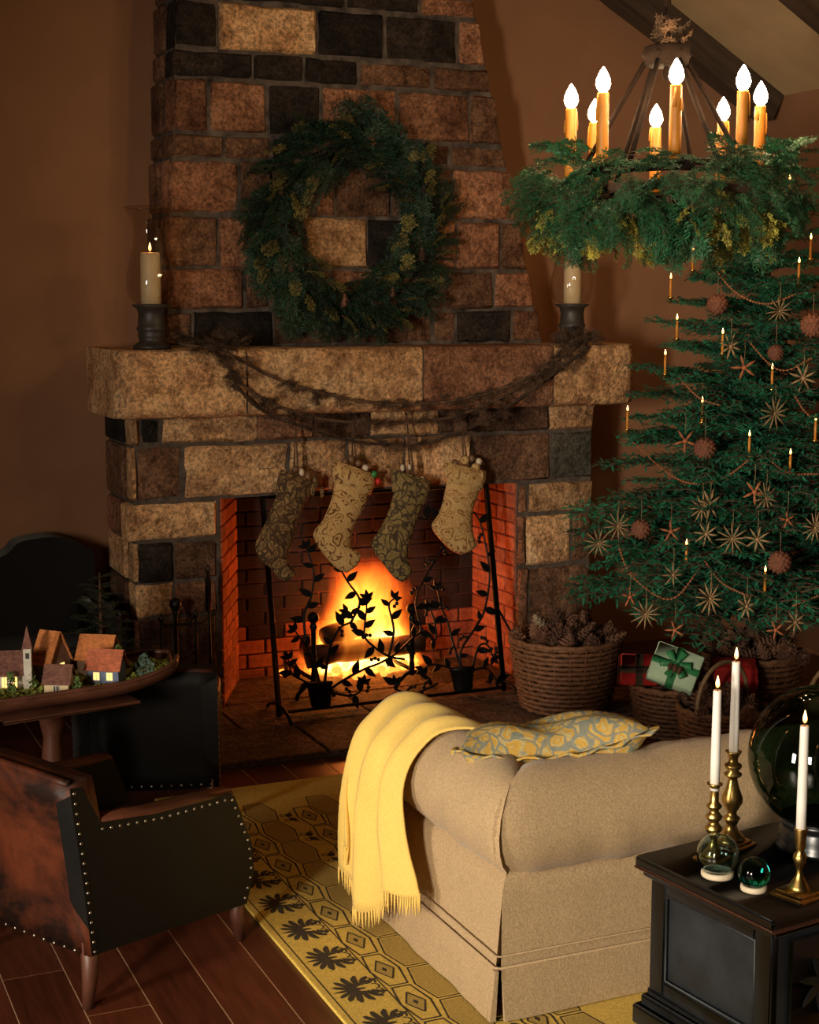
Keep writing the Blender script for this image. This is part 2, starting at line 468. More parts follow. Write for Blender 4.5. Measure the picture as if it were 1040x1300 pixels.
# courses on the front (pixel splits read off the photograph, heights in metres)
def course(y_px, xs, z0, z1, kinds, yf=YF, gap=.010, dep=.14):
    X = [at_y(x, y_px, yf).x if not isinstance(x, float) else x for x in xs]
    for a, b, k_ in zip(X, X[1:], kinds):
        if k_ == '-': continue
        stone(a+gap/2, b-gap/2, z0+gap/2, z1-gap/2+rng.uniform(-.003,.003), yf+rng.uniform(-.010,.006), dep, SM[k_])
course(548, [PX0,178,206,328,400,472,560,698,PX1], 1.32, 1.45, 'tdtrbtbt')
course(595, [PX0,172,233,368,442,515,600,700,PX1], 1.055, 1.315, 'tbttttbg')
course(665, [PX0-.03,277], .865, 1.045, 't')
course(715, [PX0,176,221,277], .665, .86, 'tdb')
course(765, [PX0,222,277], .495, .66, 'tr')
course(825, [PX0,176,220,277], .19, .49, 'rbb')
course(885, [PX0,210,277], .0, .185, 'br')
course(630, [OX1,672,PX1], .885, 1.045, 'rt')
course(680, [OX1,669,726,PX1], .605, .88, 'rtb')
course(755, [OX1,672,PX1], .275, .60, 'rb')
course(840, [OX1,690,PX1], .0, .27, 'rb')
# blocks on the left flank of the pier
for z0, z1, k_ in ((.0,.19,'b'),(.19,.49,'r'),(.495,.66,'b'),(.665,.86,'t'),(.865,1.045,'r'),(1.055,1.315,'b'),(1.32,1.45,'d')):
    q = MB(); q.cbox((PX0-.012,YF+.15,z0+.005),(PX0+.05,YF+.50,z1-.005),.010); fpart(q, 'stone', SM[k_])

# mantel shelf: four great blocks, the left one with a rounded end
def mantel_block(x0, x1, mat, z0=1.455, z1=1.77, yf=6.88, yb=7.565, round_left=False, round_right=False):
    c = Vector(((x0+x1)/2,(yf+yb)/2,(z0+z1)/2)); mb = MB()
    nx = max(6, int((x1-x0)/.05)); prof = []
    # section (y,z) from back-bottom round the front to back-top
    sec = [(yb,z0),(yf+.05,z0),(yf+.012,z0+.012)] + [(yf,z0+.035+(z1-z0-.06)*t/6) for t in range(7)] + [(yf+.010,z1-.006),(yf+.045,z1),(yb,z1)]
    rows = []
    for i in range(nx+1):
        t = i/nx; x = x0+(x1-x0)*t
        dl = x - x0; dr = x1 - x; back = 0
        if round_left and dl < .07: back = .07 - math.sqrt(max(0, .07**2-(.07-dl)**2))
        if round_right and dr < .03: back = .03 - math.sqrt(max(0, .03**2-(.03-dr)**2))
        row = []
        for j, (y, z) in enumerate(sec):
            y2 = min(yb, y + back) if j not in (0, len(sec)-1) else y
            if 2 <= j <= len(sec)-3 and 0 < i < nx:
                y2 += rng.uniform(-.009,.007) ; z += rng.uniform(-.006,.006)
            elif i in (0, nx) and 1 <= j <= len(sec)-2 and not (round_left and i == 0): y2 += .012
            row.append(Vector((x+ (rng.uniform(-.006,.006) if 0 < i < nx else 0), y2, z))-c)
        rows.append(row)
    mb.grid(rows); n = len(sec)
    mb.f.append(tuple(range(n-1,-1,-1))); mb.m.append(0)
    mb.f.append(tuple(range(nx*n, nx*n+n))); mb.m.append(0)
    return mb.build('mantel_stone', mat, fp, True, loc=c-FO, sharp=60)
mantel_block(1.585, 2.19, SM['t'], round_left=True)
mantel_block(2.20, 3.095, SM['t'])
mantel_block(3.105, 3.825, SM['r'])
mantel_block(3.835, 4.32, SM['t'], round_right=True)
m_ = MB(); m_.box((1.64,6.90,1.47),(4.27,7.565,1.755)); fpart(m_, 'mantel_core', M['mortar'])

# chimney breast
YC = 7.2
def chl(z): return 1.885 + (z-1.77)*.052
def chr_(z): return 3.945 - (z-1.77)*.245
ZT = 4.05
m_ = MB()
a, b_ = [(chl(1.77)+.012,1.765),(chr_(1.77)-.012,1.765),(chr_(ZT)-.012,ZT),(chl(ZT)+.012,ZT)], .0
m_.prism(a, 7.568-YC-.016, org=(0,YC+.016,0)); fpart(m_, 'chimney_core', M['mortar_dark'])
rows_px = [
 (413, 1.775, 1.945, [218,246,347,442,551,581,651,694], 'bdbbbdr'),
 (365, 1.95, 2.145, [218,311,343,421,508,566,628,684], 'rbbrrbr'),
 (305, 2.15, 2.40, [213,279,344,384,468,516,581,636,667], 'brbtdrrb'),
 (240, 2.405, 2.66, [211,305,347,384,426,497,576,652], 'rbbrbbr'),
 (192, 2.665, 2.78, [212,286,346,420,500,573,645], 'bbdbbb'),
 (140, 2.785, 3.035, [213,265,341,409,505,598,638], 'rrdrrb'),
 (90, 3.04, 3.165, [215,322,387,456,550,622], 'dddbb'),
 (36, 3.17, 3.395, [218,278,403,490,583,616], 'dtddr'),
 (8, 3.40, 3.50, [220,300,440,535,608], 'bddr'),
]
zz = 3.505
for h in (.2,.26,.09):           # courses above the frame
    rows_px.append((8, zz, min(zz+h, ZT), [220,290,380,470,540,608], 'brdbr')); zz += h+.005
for yp, z0, z1, xs, ks in rows_px:
    X = [at_y(x, yp, YC).x for x in xs]
    for i, k_ in enumerate(ks):
        a_, b_ = X[i], X[i+1]; sl = sr = 0
        if i == 0: a_ = chl(z0); sl = chl(z1)-chl(z0)
        if i == len(ks)-1: b_ = chr_(z0); sr = chr_(z1)-chr_(z0)
        stone(a_+.006, b_-.006, z0+.005, z1-.005+rng.uniform(-.004,.002), YC+rng.uniform(-.012,.006), .16, SM[k_], sl, sr, edge=.02)
    a_ = chl(z0)
    q = MB(); q.cbox((a_-.004,YC+.18,z0+.006),(a_+.05,7.56,z1-.006),.01); fpart(q, 'stone', SM['b'])
    b_ = chr_(z1)
    q = MB(); q.cbox((b_-.05,YC+.18,z0+.006),(b_+.004,7.56,z1-.006),.01); fpart(q, 'stone', SM['b'])

# firebox: mortar lining with single bricks
fb = MB()
LB, RB, YBK = 2.325, 3.70, 7.545
fb.add([(OX0,YF+.02,0),(LB,YBK,0),(LB,YBK,1.07),(OX0,YF+.02,1.07)], [(0,1,2,3)])
fb.add([(LB,YBK,0),(RB,YBK,0),(RB,YBK,1.07),(LB,YBK,1.07)], [(0,1,2,3)], 1)
fb.add([(RB,YBK,0),(OX1,YF+.02,0),(OX1,YF+.02,1.07),(RB,YBK,1.07)], [(0,1,2,3)])
fb.add([(OX0,YF+.02,1.065),(OX1,YF+.02,1.065),(RB,YBK,1.065),(LB,YBK,1.065)], [(0,1,2,3)], 1)
firebox = fpart(fb, 'firebox', [M['brick_mortar'], M['mortar_soot']])
bm_ = {}
def brick_wall(p, q, nrm, off0):
    p = Vector(p); q = Vector(q); d = (q-p).normalized(); L = (q-p).length; ang = math.atan2(d.y, d.x)
    h = .076; nrow = 14
    for r_ in range(nrow):
        x = -(r_ % 2)*.10 - off0
        while x < L:
            a = max(0, x); b = min(L, x+.20); x += .205
            if b-a < .02: continue
            w_ = round(b-a-.007, 3)
            soot = nrm == 'back' and r_ >= 3 + int(rng.uniform(0, 2))
            key = (w_, soot)
            if key not in bm_:
                t_ = MB(); t_.cbox((0,-.012,.0),(w_,.012,h-.008),.004); bm_[key] = t_.mesh('brick', M['brick_soot' if soot else 'brick'], False)
            pos = p + d*(a+.0035) + Vector((0,0,.004+r_*h))
            link('brick', bm_[key], firebox, pos-FO, (0,0,ang))
brick_wall((OX0,YF+.02,0),(LB,YBK,0),'left',0)
brick_wall((LB,YBK,0),(RB,YBK,0),'back',.05)
brick_wall((RB,YBK,0),(OX1,YF+.02,0),'right',.03)

# hearth of flat stone flags
hm = MB(); hm.box((1.45,6.12,-.006),(4.35,7.56,.014))
hearth = tag(hm.build('hearth', M['mortar'], smooth=False), 'flat stone hearth in front of the fire opening', 'hearth', kind='structure')
for (x0, x1, y0, y1) in ((1.47,2.30,6.13,6.62),(2.31,3.15,6.13,6.60),(3.16,3.72,6.13,6.64),(3.73,4.34,6.13,6.60),(1.47,2.05,6.63,7.04),(2.06,2.72,6.63,7.04),(2.73,3.30,6.61,7.04),(3.31,4.34,6.65,7.04),(2.12,2.70,7.05,7.54),(2.71,3.20,7.05,7.54),(3.21,3.69,7.05,7.54)):
    if y0 < 7.04 or True:
        q = MB(); q.cbox((x0,y0,.0),(x1,y1,.03+rng.uniform(-.003,.003)),.006); q.build('flagstone', M['hearth'], hearth, False)

# ------------------------------------------------------------------ fabric and leather
def weave_mat(name, col, scale=260, var=.12, bump=.25, rough=.9):
    t = NT(name); v = t.coord()
    w1 = t.noise(v, scale, 2, .6); big = t.noise(v, 5, 4)
    lo = tuple(c*(1-var) for c in col); hi = tuple(min(1,c*(1+var)) for c in col)
    c = t.ramp(w1.outputs['Fac'], [(.35, lo), (.65, hi)])
    c = t.mix(.35, c, t.ramp(big.outputs['Fac'], [(.3,(.8,.78,.75)),(.7,(1.1,1.1,1.1))]), 'MULTIPLY')
    h = t.math('ADD', w1.outputs['Fac'], t.math('MULTIPLY', big.outputs['Fac'], 2.5))
    t.set(Base_Color=c, Roughness=rough); t.b.inputs['Specular IOR Level'].default_value = .15
    t.b.inputs['Sheen Weight'].default_value = .15
    t.bump(h, bump, .006); return t.m
M['linen'] = weave_mat('tan_linen', (.43,.30,.162), 170, .16)
M['throw'] = weave_mat('yellow_wool', (.80,.55,.14), 200, .07, .2)
def damask(name, ground, fig, accent, scale=9, warp=2.0, relief=.3):
    """scrolling leaf pattern: warped rings and bands on a ground colour"""
    t = NT(name); v = t.coord()
    nz = t.noise(v, scale*.55, 2, .5)
    ad = t.node('ShaderNodeVectorMath', operation='MULTIPLY_ADD'); t.l(nz.outputs['Color'], ad.inputs[0])
    ad.inputs[1].default_value = (warp/scale,)*3; t.l(v, ad.inputs[2])
    vo = t.node('ShaderNodeTexVoronoi', feature='F1'); vo.inputs['Scale'].default_value = scale; t.l(ad.outputs[0], vo.inputs['Vector'])
    rings = t.math('SINE', t.math('MULTIPLY', vo.outputs['Distance'], 17))
    ed = t.node('ShaderNodeTexVoronoi', feature='DISTANCE_TO_EDGE'); ed.inputs['Scale'].default_value = scale; t.l(ad.outputs[0], ed.inputs['Vector'])
    c = t.ramp(rings, [(.35, ground), (.55, fig)])
    c = t.mix(t.ramp(ed.outputs['Distance'], [(.05,(1,1,1)),(.12,(0,0,0))]), c, accent)
    fine = t.noise(v, 240, 2)
    c = t.mix(.5, c, t.ramp(fine.outputs['Fac'], [(.3,(.7,.7,.7)),(.7,(1.2,1.2,1.2))]), 'MULTIPLY')
    t.set(Base_Color=c, Roughness=.85); t.b.inputs['Specular IOR Level'].default_value = .2
    t.bump(rings, relief, .004); return t.m
M['cushion'] = damask('gold_blue_damask', (.50,.30,.06), (.46,.36,.15), (.21,.22,.17), 19, 2.8, .12)
M['cushion_dark'] = plain('olive_piping', (.16,.13,.05), .8, .3, 60)
M['stock_a'] = damask('umber_paisley', (.15,.085,.034), (.30,.18,.07), (.065,.035,.018), 21, 3.0)
M['stock_b'] = damask('gold_paisley', (.52,.31,.11), (.16,.07,.028), (.56,.35,.14), 19, 3.4)
M['stock_c'] = damask('olive_paisley', (.21,.145,.052), (.30,.20,.075), (.065,.045,.026), 21, 3.0)
M['stock_d'] = damask('russet_gold_paisley', (.50,.30,.11), (.24,.11,.042), (.54,.34,.14), 20, 3.4)
def leather(name, col, worn, rough=.42):
    t = NT(name); v = t.coord(); a = t.noise(v, 3.2, 5, .65, .5); g = t.noise(v, 90, 3)
    c = t.ramp(a.outputs['Fac'], [(.40, col), (.60, worn)])
    t.b.inputs['Specular IOR Level'].default_value = .22
    t.set(Base_Color=c, Roughness=rough); t.bump(t.math('ADD', g.outputs['Fac'], t.math('MULTIPLY', a.outputs['Fac'], 2)), .25, .003); return t.m
M['leather_rust'] = leather('rust_leather', (.014,.006,.004), (.115,.027,.010), .5)
M['leather_dark'] = leather('dark_leather', (.005,.0045,.004), (.008,.0065,.005), .62)
M['leather_arm'] = leather('worn_red_leather', (.075,.024,.012), (.13,.042,.020))
M['nail'] = plain('nailhead', (.42,.37,.29), .4, .2, 30, 0, metal=1)

# ------------------------------------------------------------------ rug
RX0, RX1, RY0, RY1 = 1.45, 3.55, 2.6, 5.86
M['rug'] = plain('gold_rug_wool', (.74,.50,.095), .95, .22, 120, .5, .003)
M['rug_field'] = plain('ochre_rug_wool', (.48,.32,.070), .95, .35, 160, .5, .003)
M['rug_dark'] = plain('umber_rug_wool', (.050,.032,.014), .95, .3, 120, .4, .003)
rug = thing('patterned_rug', 'gold and umber patterned rug lying under the sofa', 'rug', (RX0,RY0,0))
q = MB(); q.cbox((0,0,0.001),(RX1-RX0,RY1-RY0,.012),.004); q.build('ground', M['rug'], rug, False)
SP = .232
def leaf2(cx, cy, ang, L, W, bend=.3, n=5):
    """flat acanthus lobe outline"""
    up = []; dn = []
    for i in range(n+1):
        t = i/n; w_ = W*math.sin(PI*min(1,t*.9+.08))**.8*(1-.15*t); b = bend*L*t*t
        up.append((t*L, b+w_)); dn.append((t*L, b-w_))
    P = up + dn[::-1]; c, s = math.cos(ang), math.sin(ang)
    return [(cx+x*c-y*s, cy+x*s+y*c) for x, y in P]
ZP = .0125
pal = MB()
def flat(mb, poly, mi=0, z=ZP):
    n = len(poly); mb.add([(x,y,z) for x,y in poly], [tuple(range(n))], mi)
def ring2(mb, cx, cy, r, w_, a0=0, a1=2*PI, n=14, mi=0, sx=1, sy=1):
    o = [(cx+r*sx*math.cos(a0+(a1-a0)*i/n), cy+r*sy*math.sin(a0+(a1-a0)*i/n)) for i in range(n+1)]
    k = [(cx+(r-w_)*sx*math.cos(a0+(a1-a0)*i/n), cy+(r-w_)*sy*math.sin(a0+(a1-a0)*i/n)) for i in range(n+1)]
    for i in range(n): flat(mb, [o[i],o[i+1],k[i+1],k[i]], mi)
LOBES = ((12,.072,.0075,.22,-.006,.006),(30,.074,.0085,.30,-.004,.011),(50,.072,.009,.36,.0,.015),(72,.064,.009,.42,.008,.018),(95,.054,.0085,.48,.018,.020),(120,.044,.0075,.5,.030,.020))
def lobe2(cx, cy, ang, L, W, bend=.3, n=7):
    """curling lobe, broadest near its rounded tip"""
    up = []; dn = []
    for i in range(n+1):
        t = i/n; w_ = 1.45*W*(.40+.75*t)*math.sqrt(max(0,1-t**5)); b = bend*L*t*t
        up.append((t*L, b+w_)); dn.append((t*L, b-w_))
    P = up[:-1] + [(L, bend*L)] + dn[:-1][::-1]; c, s = math.cos(ang), math.sin(ang)
    return [(cx+x*c-y*s, cy+x*s+y*c) for x, y in P]
# palmette pointing to the rug's left edge (-x); u is across, v along the edge
for s_ in (-1,1):
    for (a, L, W, bnd, ox, oy) in LOBES:
        flat(pal, lobe2(ox, s_*oy, PI - s_*R(a), L, W, -s_*bnd), 0, ZP + .00008*a/18)
    for (a, L, W, bnd, ox, oy) in () and ((20,.078,.0135,.26,-.005,.008),(48,.078,.015,.30,.0,.012),(78,.066,.015,.34,.012,.016),(110,.050,.012,.4,.028,.018)):
        flat(pal, leaf2(ox, s_*oy, PI - s_*R(a), L, W, -s_*bnd), 0, ZP + .00008*a/18)
    ring2(pal, .040, s_*.034, .026, .007, R(-40) if s_ > 0 else R(-200), R(200) if s_ > 0 else R(40), 12)
    ring2(pal, .040, s_*.034, .012, .006)
flat(pal, leaf2(.02, 0, PI, .10, .010, 0))
ring2(pal, .045, 0, .02, .006, R(-90), R(90), 8)
pal_me = pal.mesh('palmette', M['rug_dark'], False)
hxs = MB()   # small hexagon with diamond
def hexline(mb, hx, hy, w_, mi=0):
    pts = [(-hx,0),(-hx*.62,hy),(hx*.62,hy),(hx,0),(hx*.62,-hy),(-hx*.62,-hy)]
    ins = [(x*(1-w_/hx), y*(1-w_/hy)) for x, y in pts]
    for i in range(6):
        j = (i+1) % 6; flat(mb, [pts[i],pts[j],ins[j],ins[i]], mi)
    return ins
hexline(hxs, .050, .112, .007)
flat(hxs, [(-.026,0),(0,.058),(.026,0),(0,-.058)], 1)
for (a, b) in (((-.030,0),(0,.066)),((0,.066),(.030,0)),((.030,0),(0,-.066)),((0,-.066),(-.030,0))):
    d_ = Vector((b[0]-a[0], b[1]-a[1])).normalized()*.0025; p_ = (-d_.y, d_.x)
    flat(hxs, [(a[0]-p_[0],a[1]-p_[1]),(b[0]-p_[0],b[1]-p_[1]),(b[0]+p_[0],b[1]+p_[1]),(a[0]+p_[0],a[1]+p_[1])], 0, ZP+.0003)
flat(hxs, [(-.008,0),(0,.017),(.008,0),(0,-.017)], 0, ZP+.0003)
hxs_me = hxs.mesh('small_hexagon', [M['rug_dark'], M['rug_field']], False)
hxb = MB(); ins = hexline(hxb, .062, .112, .006); flat(hxb, [(x*.93,y*.95) for x,y in ins], 1)
hxb_me = hxb.mesh('large_hexagon', [M['rug_dark'], M['rug_field']], False)
scr = MB()
for s_ in (-1,1):
    flat(scr, leaf2(0, s_*.01, s_*R(80), .055, .009, -s_*.4)); flat(scr, leaf2(0, s_*.006, s_*R(35), .04, .009, s_*.3), 0, ZP+.0002); ring2(scr, -.012, s_*.03, .014, .005)
scr_me = scr.mesh('scroll', M['rug_dark'], False)
v = .16 - .0
y_al = 4.393 - RY0
v0 = y_al - math.floor(y_al/SP)*SP
if v0 < .12: v0 += SP
nv = int((RY1-RY0-.1-v0)/SP)+1
for k in range(nv):
    yv = v0 + k*SP
    link('palmette', pal_me, rug, (.115, yv, 0))
    link('small_hexagon', hxs_me, rug, (.232, yv+.09, 0))
    if k < nv-1:
        link('large_hexagon', hxb_me, rug, (.336, yv+.09+SP/2-.01, 0))
        link('scroll', scr_me, rug, (.418, yv+.1, 0))
        link('small_hexagon', hxs_me, rug, (.50, yv+.09, 0))
        link('large_hexagon', hxb_me, rug, (.60, yv+.09+SP/2-.01, 0))
        if yv > 2.0:
            link('small_hexagon', hxs_me, rug, (.71, yv+.09, 0)); link('scroll', scr_me, rug, (.80, yv+.1, 0))
            link('large_hexagon', hxb_me, rug, (.88, yv+.09, 0)); link('palmette', pal_me, rug, (1.0, yv+.05, 0))
q = MB()
for x0, x1 in ((.022,.026),(.184,.188),(.915+.03,.915+.034)): q.box((x0,.03,.0118),(x1,RY1-RY0-.03,.0126))
q.build('stripe', M['rug_dark'], rug, False)

# ------------------------------------------------------------------ sofa
SX0, SX1, SY0, SY1 = 1.85, 3.98, 3.60, 4.38
sofa = thing('sofa', 'tan linen slipcovered sofa with rolled arms and back', 'sofa', (SX0,SY0,.013))
def roll_profile(d_end):
    """(inset, height) round the rolled top; narrower close to a seam"""
    k = 1 - .10*math.exp(-max(0,d_end)/.035)
    cx, cz, r_ = .118, .527, .146*k
    P = [(.004,.145),(.010,.20),(.014,.26),(.017,.31),(.022,.35),(.032,.378),(.048,.392)]
    for i in range(15):
        a = R(238 - 282*i/14)
        P.append((cx + r_*math.cos(a)*1.0, cz + r_*math.sin(a)*1.08))
    P += [(.262,.44),(.262,.33)]
    return P
def wrinkle(s_, j, seed): return .005*math.sin(s_*34+j*.7+seed)*math.sin(s_*9+seed*2+j*.25)
def rolled(name, length, mirror0, mirror1, place, seed, nseg=26):
    mb = MB(); rows = []
    for i in range(nseg+1):
        t = i/nseg; row = []
        base = roll_profile(1)
        for j in range(len(base)):
            ins = base[j][0]
            a0 = max(-.04, ins) if mirror0 else 0
            a1 = max(-.04, ins) if mirror1 else 0
            s0 = a0; s1 = length - a1
            s_ = s0 + (s1-s0)*(t**1.0)
            d_end = min(s_-s0 if mirror0 else 9, s1-s_ if mirror1 else 9)
            p = roll_profile(d_end)[j]
            wv = wrinkle(s_, j, seed) if 6 < j < 22 else wrinkle(s_, j, seed)*.4
            # flare towards the hem
            fl_ = -.012*max(0, (.33-p[1])/.2) if p[1] < .33 and p[0] < .1 else 0
            row.append(place(s_, p[0]+wv*.6+fl_, p[1]+wv))
        rows.append(row)
    mb.grid(rows); n = len(rows[0])
    mb.f.append(tuple(range(n-1,-1,-1))); mb.m.append(0); mb.f.append(tuple(range(nseg*n,nseg*n+n))); mb.m.append(0)
    return mb.build(name, M['linen'], sofa, True, sharp=70)
W_, D_ = SX1-SX0, SY1-SY0
rolled('arm', D_, True, False, lambda s_, i, z: (i, s_, z), 1.3)
rolled('arm', D_, True, False, lambda s_, i, z: (W_-i, s_, z), 2.1)
rolled('back', W_, True, True, lambda s_, i, z: (s_, i, z), 4.4, 50)
# rounded panel closing the front of each arm
for xx in (0, W_):
    q = MB(); P = roll_profile(1); sg = 1 if xx == 0 else -1
    q.prism([(xx+sg*p[0], p[1]) for p in P], .02, org=(0,D_-.002,0)); q.build('arm_front', M['linen'], sofa, False)
q = MB(); q.cbox((.02,.02,.10),(W_-.02,D_-.03,.31),.02); q.build('seat_base', M['linen'], sofa)
for k in range(2):
    q = MB(); a0 = .262 + k*(W_-.524)/2; a1 = a0+(W_-.524)/2
    rows = []; nx = ny = 8
    for z_s in (1,):
        for i in range(nx+1):
            rows.append([])
            for j in range(ny+1):
                tx, ty = i/nx, j/ny; e = min(tx,1-tx,ty,1-ty)
                rows[-1].append((a0+.004+(a1-a0-.008)*tx, .262+(D_-.24)*ty, .36+.075*min(1,e*8)**.5+.02*math.sin(PI*tx)*math.sin(PI*ty)))
    q.grid(rows); q.box((a0+.006,.264,.30),(a1-.006,.262+D_-.245,.362)); q.build('seat_cushion', M['linen'], sofa)
# skirt with piping and a kick pleat at the corner
def skirt(name, a, b, out, seed):
    a = Vector(a); b = Vector(b); out = Vector(out); mb = MB(); rows = []; n = 30
    for i in range(n+1):
        t = i/n; p = a.lerp(b, t); wv = .0022*math.sin(t*13+seed)+.001*math.sin(t*31+seed*3)
        rows.append([p+out*(.014+.0)+Vector((0,0,.150)), p+out*(.019+wv*.4)+Vector((0,0,.10)), p+out*(.026+wv)+Vector((0,0,.05)), p+out*(.032+wv*1.6)+Vector((0,0,.004)),
                     p+out*(.022+wv*1.6)+Vector((0,0,.004)), p+out*(.008)+Vector((0,0,.150))])
    mb.grid(rows, close=True)
    n6 = 6; mb.f.append((5,4,3,2,1,0)); mb.m.append(0); mb.f.append(tuple(range(n*n6,n*n6+n6))); mb.m.append(0)
    return mb.build(name, M['linen'], sofa, True, sharp=50)
skirt('skirt', (0,.004,0),(0,D_,0),(-1,0,0),.4); skirt('skirt', (.004,0,0),(W_-.004,0,0),(0,-1,0),1.9)
skirt('skirt', (W_,.004,0),(W_,D_,0),(1,0,0),2.7); skirt('skirt', (0,D_,0),(W_,D_,0),(0,1,0),3.3)
for zz_, rr in ((.152,.004),(.185,.0025)):
    q = MB(); o_ = .014 if zz_ < .16 else .011
    q.tube([(-o_,D_,zz_),(-o_,-.002,zz_),(-.002,-o_,zz_),(W_+.002,-o_,zz_),(W_+o_,-.002,zz_),(W_+o_,D_,zz_)], rr, 6); q.build('piping', M['linen'], sofa)
q = MB(); q.prism([(-.012,.0),(-.030,.0),(-.015,.145),(-.004,.145)], .02, org=(-.006,-.022,.004), ax=(1,0,0), ay=(0,0,1), az=(0,1,0)); q.build('kick_pleat', M['linen'], sofa, False)

# ------------------------------------------------------------------ yellow throw over the sofa arm
throw = thing('fringed_throw', 'yellow wool throw with fringe draped over the sofa arm', 'throw', (1.85,4.26,.385))
TO = Vector((1.85,4.3,.42))     # drape laid out round this point
rowsP = [  # (far edge, near edge) from the seat over the arm and down
 ((2.20,4.43,.47),(2.22,4.10,.49)), ((2.125,4.46,.56),(2.13,4.08,.60)), ((2.07,4.475,.68),(2.09,4.06,.69)), ((1.98,4.49,.735),(1.99,4.08,.735)),
 ((1.89,4.49,.725),(1.89,4.12,.722)), ((1.815,4.485,.665),(1.825,4.14,.655)), ((1.785,4.49,.58),(1.79,4.14,.565)), ((1.770,4.50,.48),(1.785,4.12,.46)),
 ((1.76,4.51,.38),(1.785,4.085,.38)), ((1.755,4.52,.29),(1.785,4.045,.33)), ((1.75,4.515,.19),(1.78,4.01,.295))]
far = bezier([r_[0] for r_ in rowsP], 4); near = bezier([r_[1] for r_ in rowsP], 4)
NU = 28; rows = []; nr = len(far)
for i in range(nr):
    t = i/(nr-1); row = []
    for j in range(NU+1):
        u = j/NU; p = far[i].lerp(near[i], u)
        amp = .021*min(1, max(0,(t-.25)*2)) + .007*min(1,t*3)
        fold = math.sin(u*15+1.2+t*1.5)*amp + .5*math.sin(u*31+t*4)*amp*.5
        nrm = Vector((-.9,0,.25)) if t > .45 else Vector((0,0,1)) if t > .2 else Vector((.4,0,.8))
        drop = 0
        if t > .72:   # the hem runs down to a point
            h_ = (t-.72)/.28; drop = -h_*h_*(.135*math.exp(-((u-.42)/.20)**2) + .03*math.sin(u*9))
        row.append(p + nrm*(fold+.012+amp*.8) + Vector((0,0,drop)) - TO)
    rows.append(row)
q = MB(); q.grid(rows)
sheet = q.build('blanket', M['throw'], throw)
so = sheet.modifiers.new('thickness', 'SOLIDIFY'); so.thickness = .006; so.offset = 0
hem = rows[-1]
for j in range(0, NU+1):
    for dj in (0, .5):
        if j == NU and dj: continue
        p = Vector(hem[j]).lerp(Vector(hem[min(NU,j+1)]), dj); a = rng.uniform(-.010,.010)
        q = MB(); q.tube([p+Vector((0,0,.006)), p+Vector((a*.3,a*.5,-.022)), p+Vector((a*.6+rng.uniform(-.004,.004),a,-.050-rng.uniform(0,.012)))], [.0042,.0036,.0015], 5)
        q.build('tassel', M['throw'], throw)
# shorter folded layer on the front of the arm
q = MB(); rows2 = []
for i in range(11):
    t = i/10; row = []
    for j in range(9):
        u = j/8
        row.append(Vector((1.835-.115*math.sin(min(1,t*1.6)*PI/2)+.010*math.sin(u*9)+.02*u, 4.475+.095*u+.012*math.sin(u*7+t*3), .71-.43*t-.02*u)) - TO)
    rows2.append(row)
q.grid(rows2); s2 = q.build('fold', M['throw'], throw); so = s2.modifiers.new('thickness','SOLIDIFY'); so.thickness = .006
for j in range(9):
    p = Vector(rows2[-1][j]); q = MB(); a = rng.uniform(-.008,.008)
    q.tube([p+Vector((0,0,.004)), p+Vector((a,a,-.025)), p+Vector((a*1.5,a,-.055))], [.0042,.0036,.0015], 5); q.build('tassel', M['throw'], throw)

# ------------------------------------------------------------------ damask cushion in the corner of the sofa
cu = thing('damask_cushion', 'gold and grey blue damask cushion lying in the sofa corner', 'cushion', (2.19,3.93,.635))
cu.rotation_euler = (R(-16), R(-6), R(-22))
q = MB(); rows = []; nx, ny = 22, 18; CW, CH = .285, .215
for sgn in (1,-1):
    rows = []
    for i in range(nx+1):
        row = []
        for j in range(ny+1):
            a = -1+2*i/nx; b = -1+2*j/ny
            f_ = max(0,(1-abs(a)**3))*max(0,(1-abs(b)**3))
            pin = 1-.10*(1-abs(a))*abs(b)**4 - .0
            x = a*CW*(1-.06*(1-b*b)); y = b*CH*(1-.10*(1-a*a))*pin
            z = sgn*.105*f_**.55 + .012*math.sin(a*6+b*3)*f_ + .008*math.sin(b*11+a*7)*f_ + .05*a*a
            row.append((x,y,z))
        rows.append(row)
    if sgn < 0: rows = rows[::-1]
    q.grid(rows)
q.build('cover', M['cushion'], cu)
q = MB(); edge = [(a*CW*1.0, -CH*(1-.10*(1-a*a)) , .05*a*a) for a in [i/10-1 for i in range(21)]]
P = edge + [(CW*(1-.06*(1-b*b)), b*CH, .05) for b in [i/8-1 for i in range(1,17)]] + [(x,-y,z) for x,y,z in edge[::-1][1:]] + [(-CW*(1-.06*(1-b*b)), -b*CH, .05) for b in [i/8-1 for i in range(1,17)]]
fr = [[], []]
for i, p in enumerate(P):
    d_ = Vector((p[0],p[1],0)); d_.normalize(); wv = .004*math.sin(i*1.9)
    fr[0].append(Vector(p)*.985); fr[1].append(Vector(p)+d_*.022+Vector((0,0,wv*2)))
q.grid(fr, close=False); o = q.build('flange', M['cushion'], cu); so = o.modifiers.new('thickness','SOLIDIFY'); so.thickness = .007; so.offset = 0

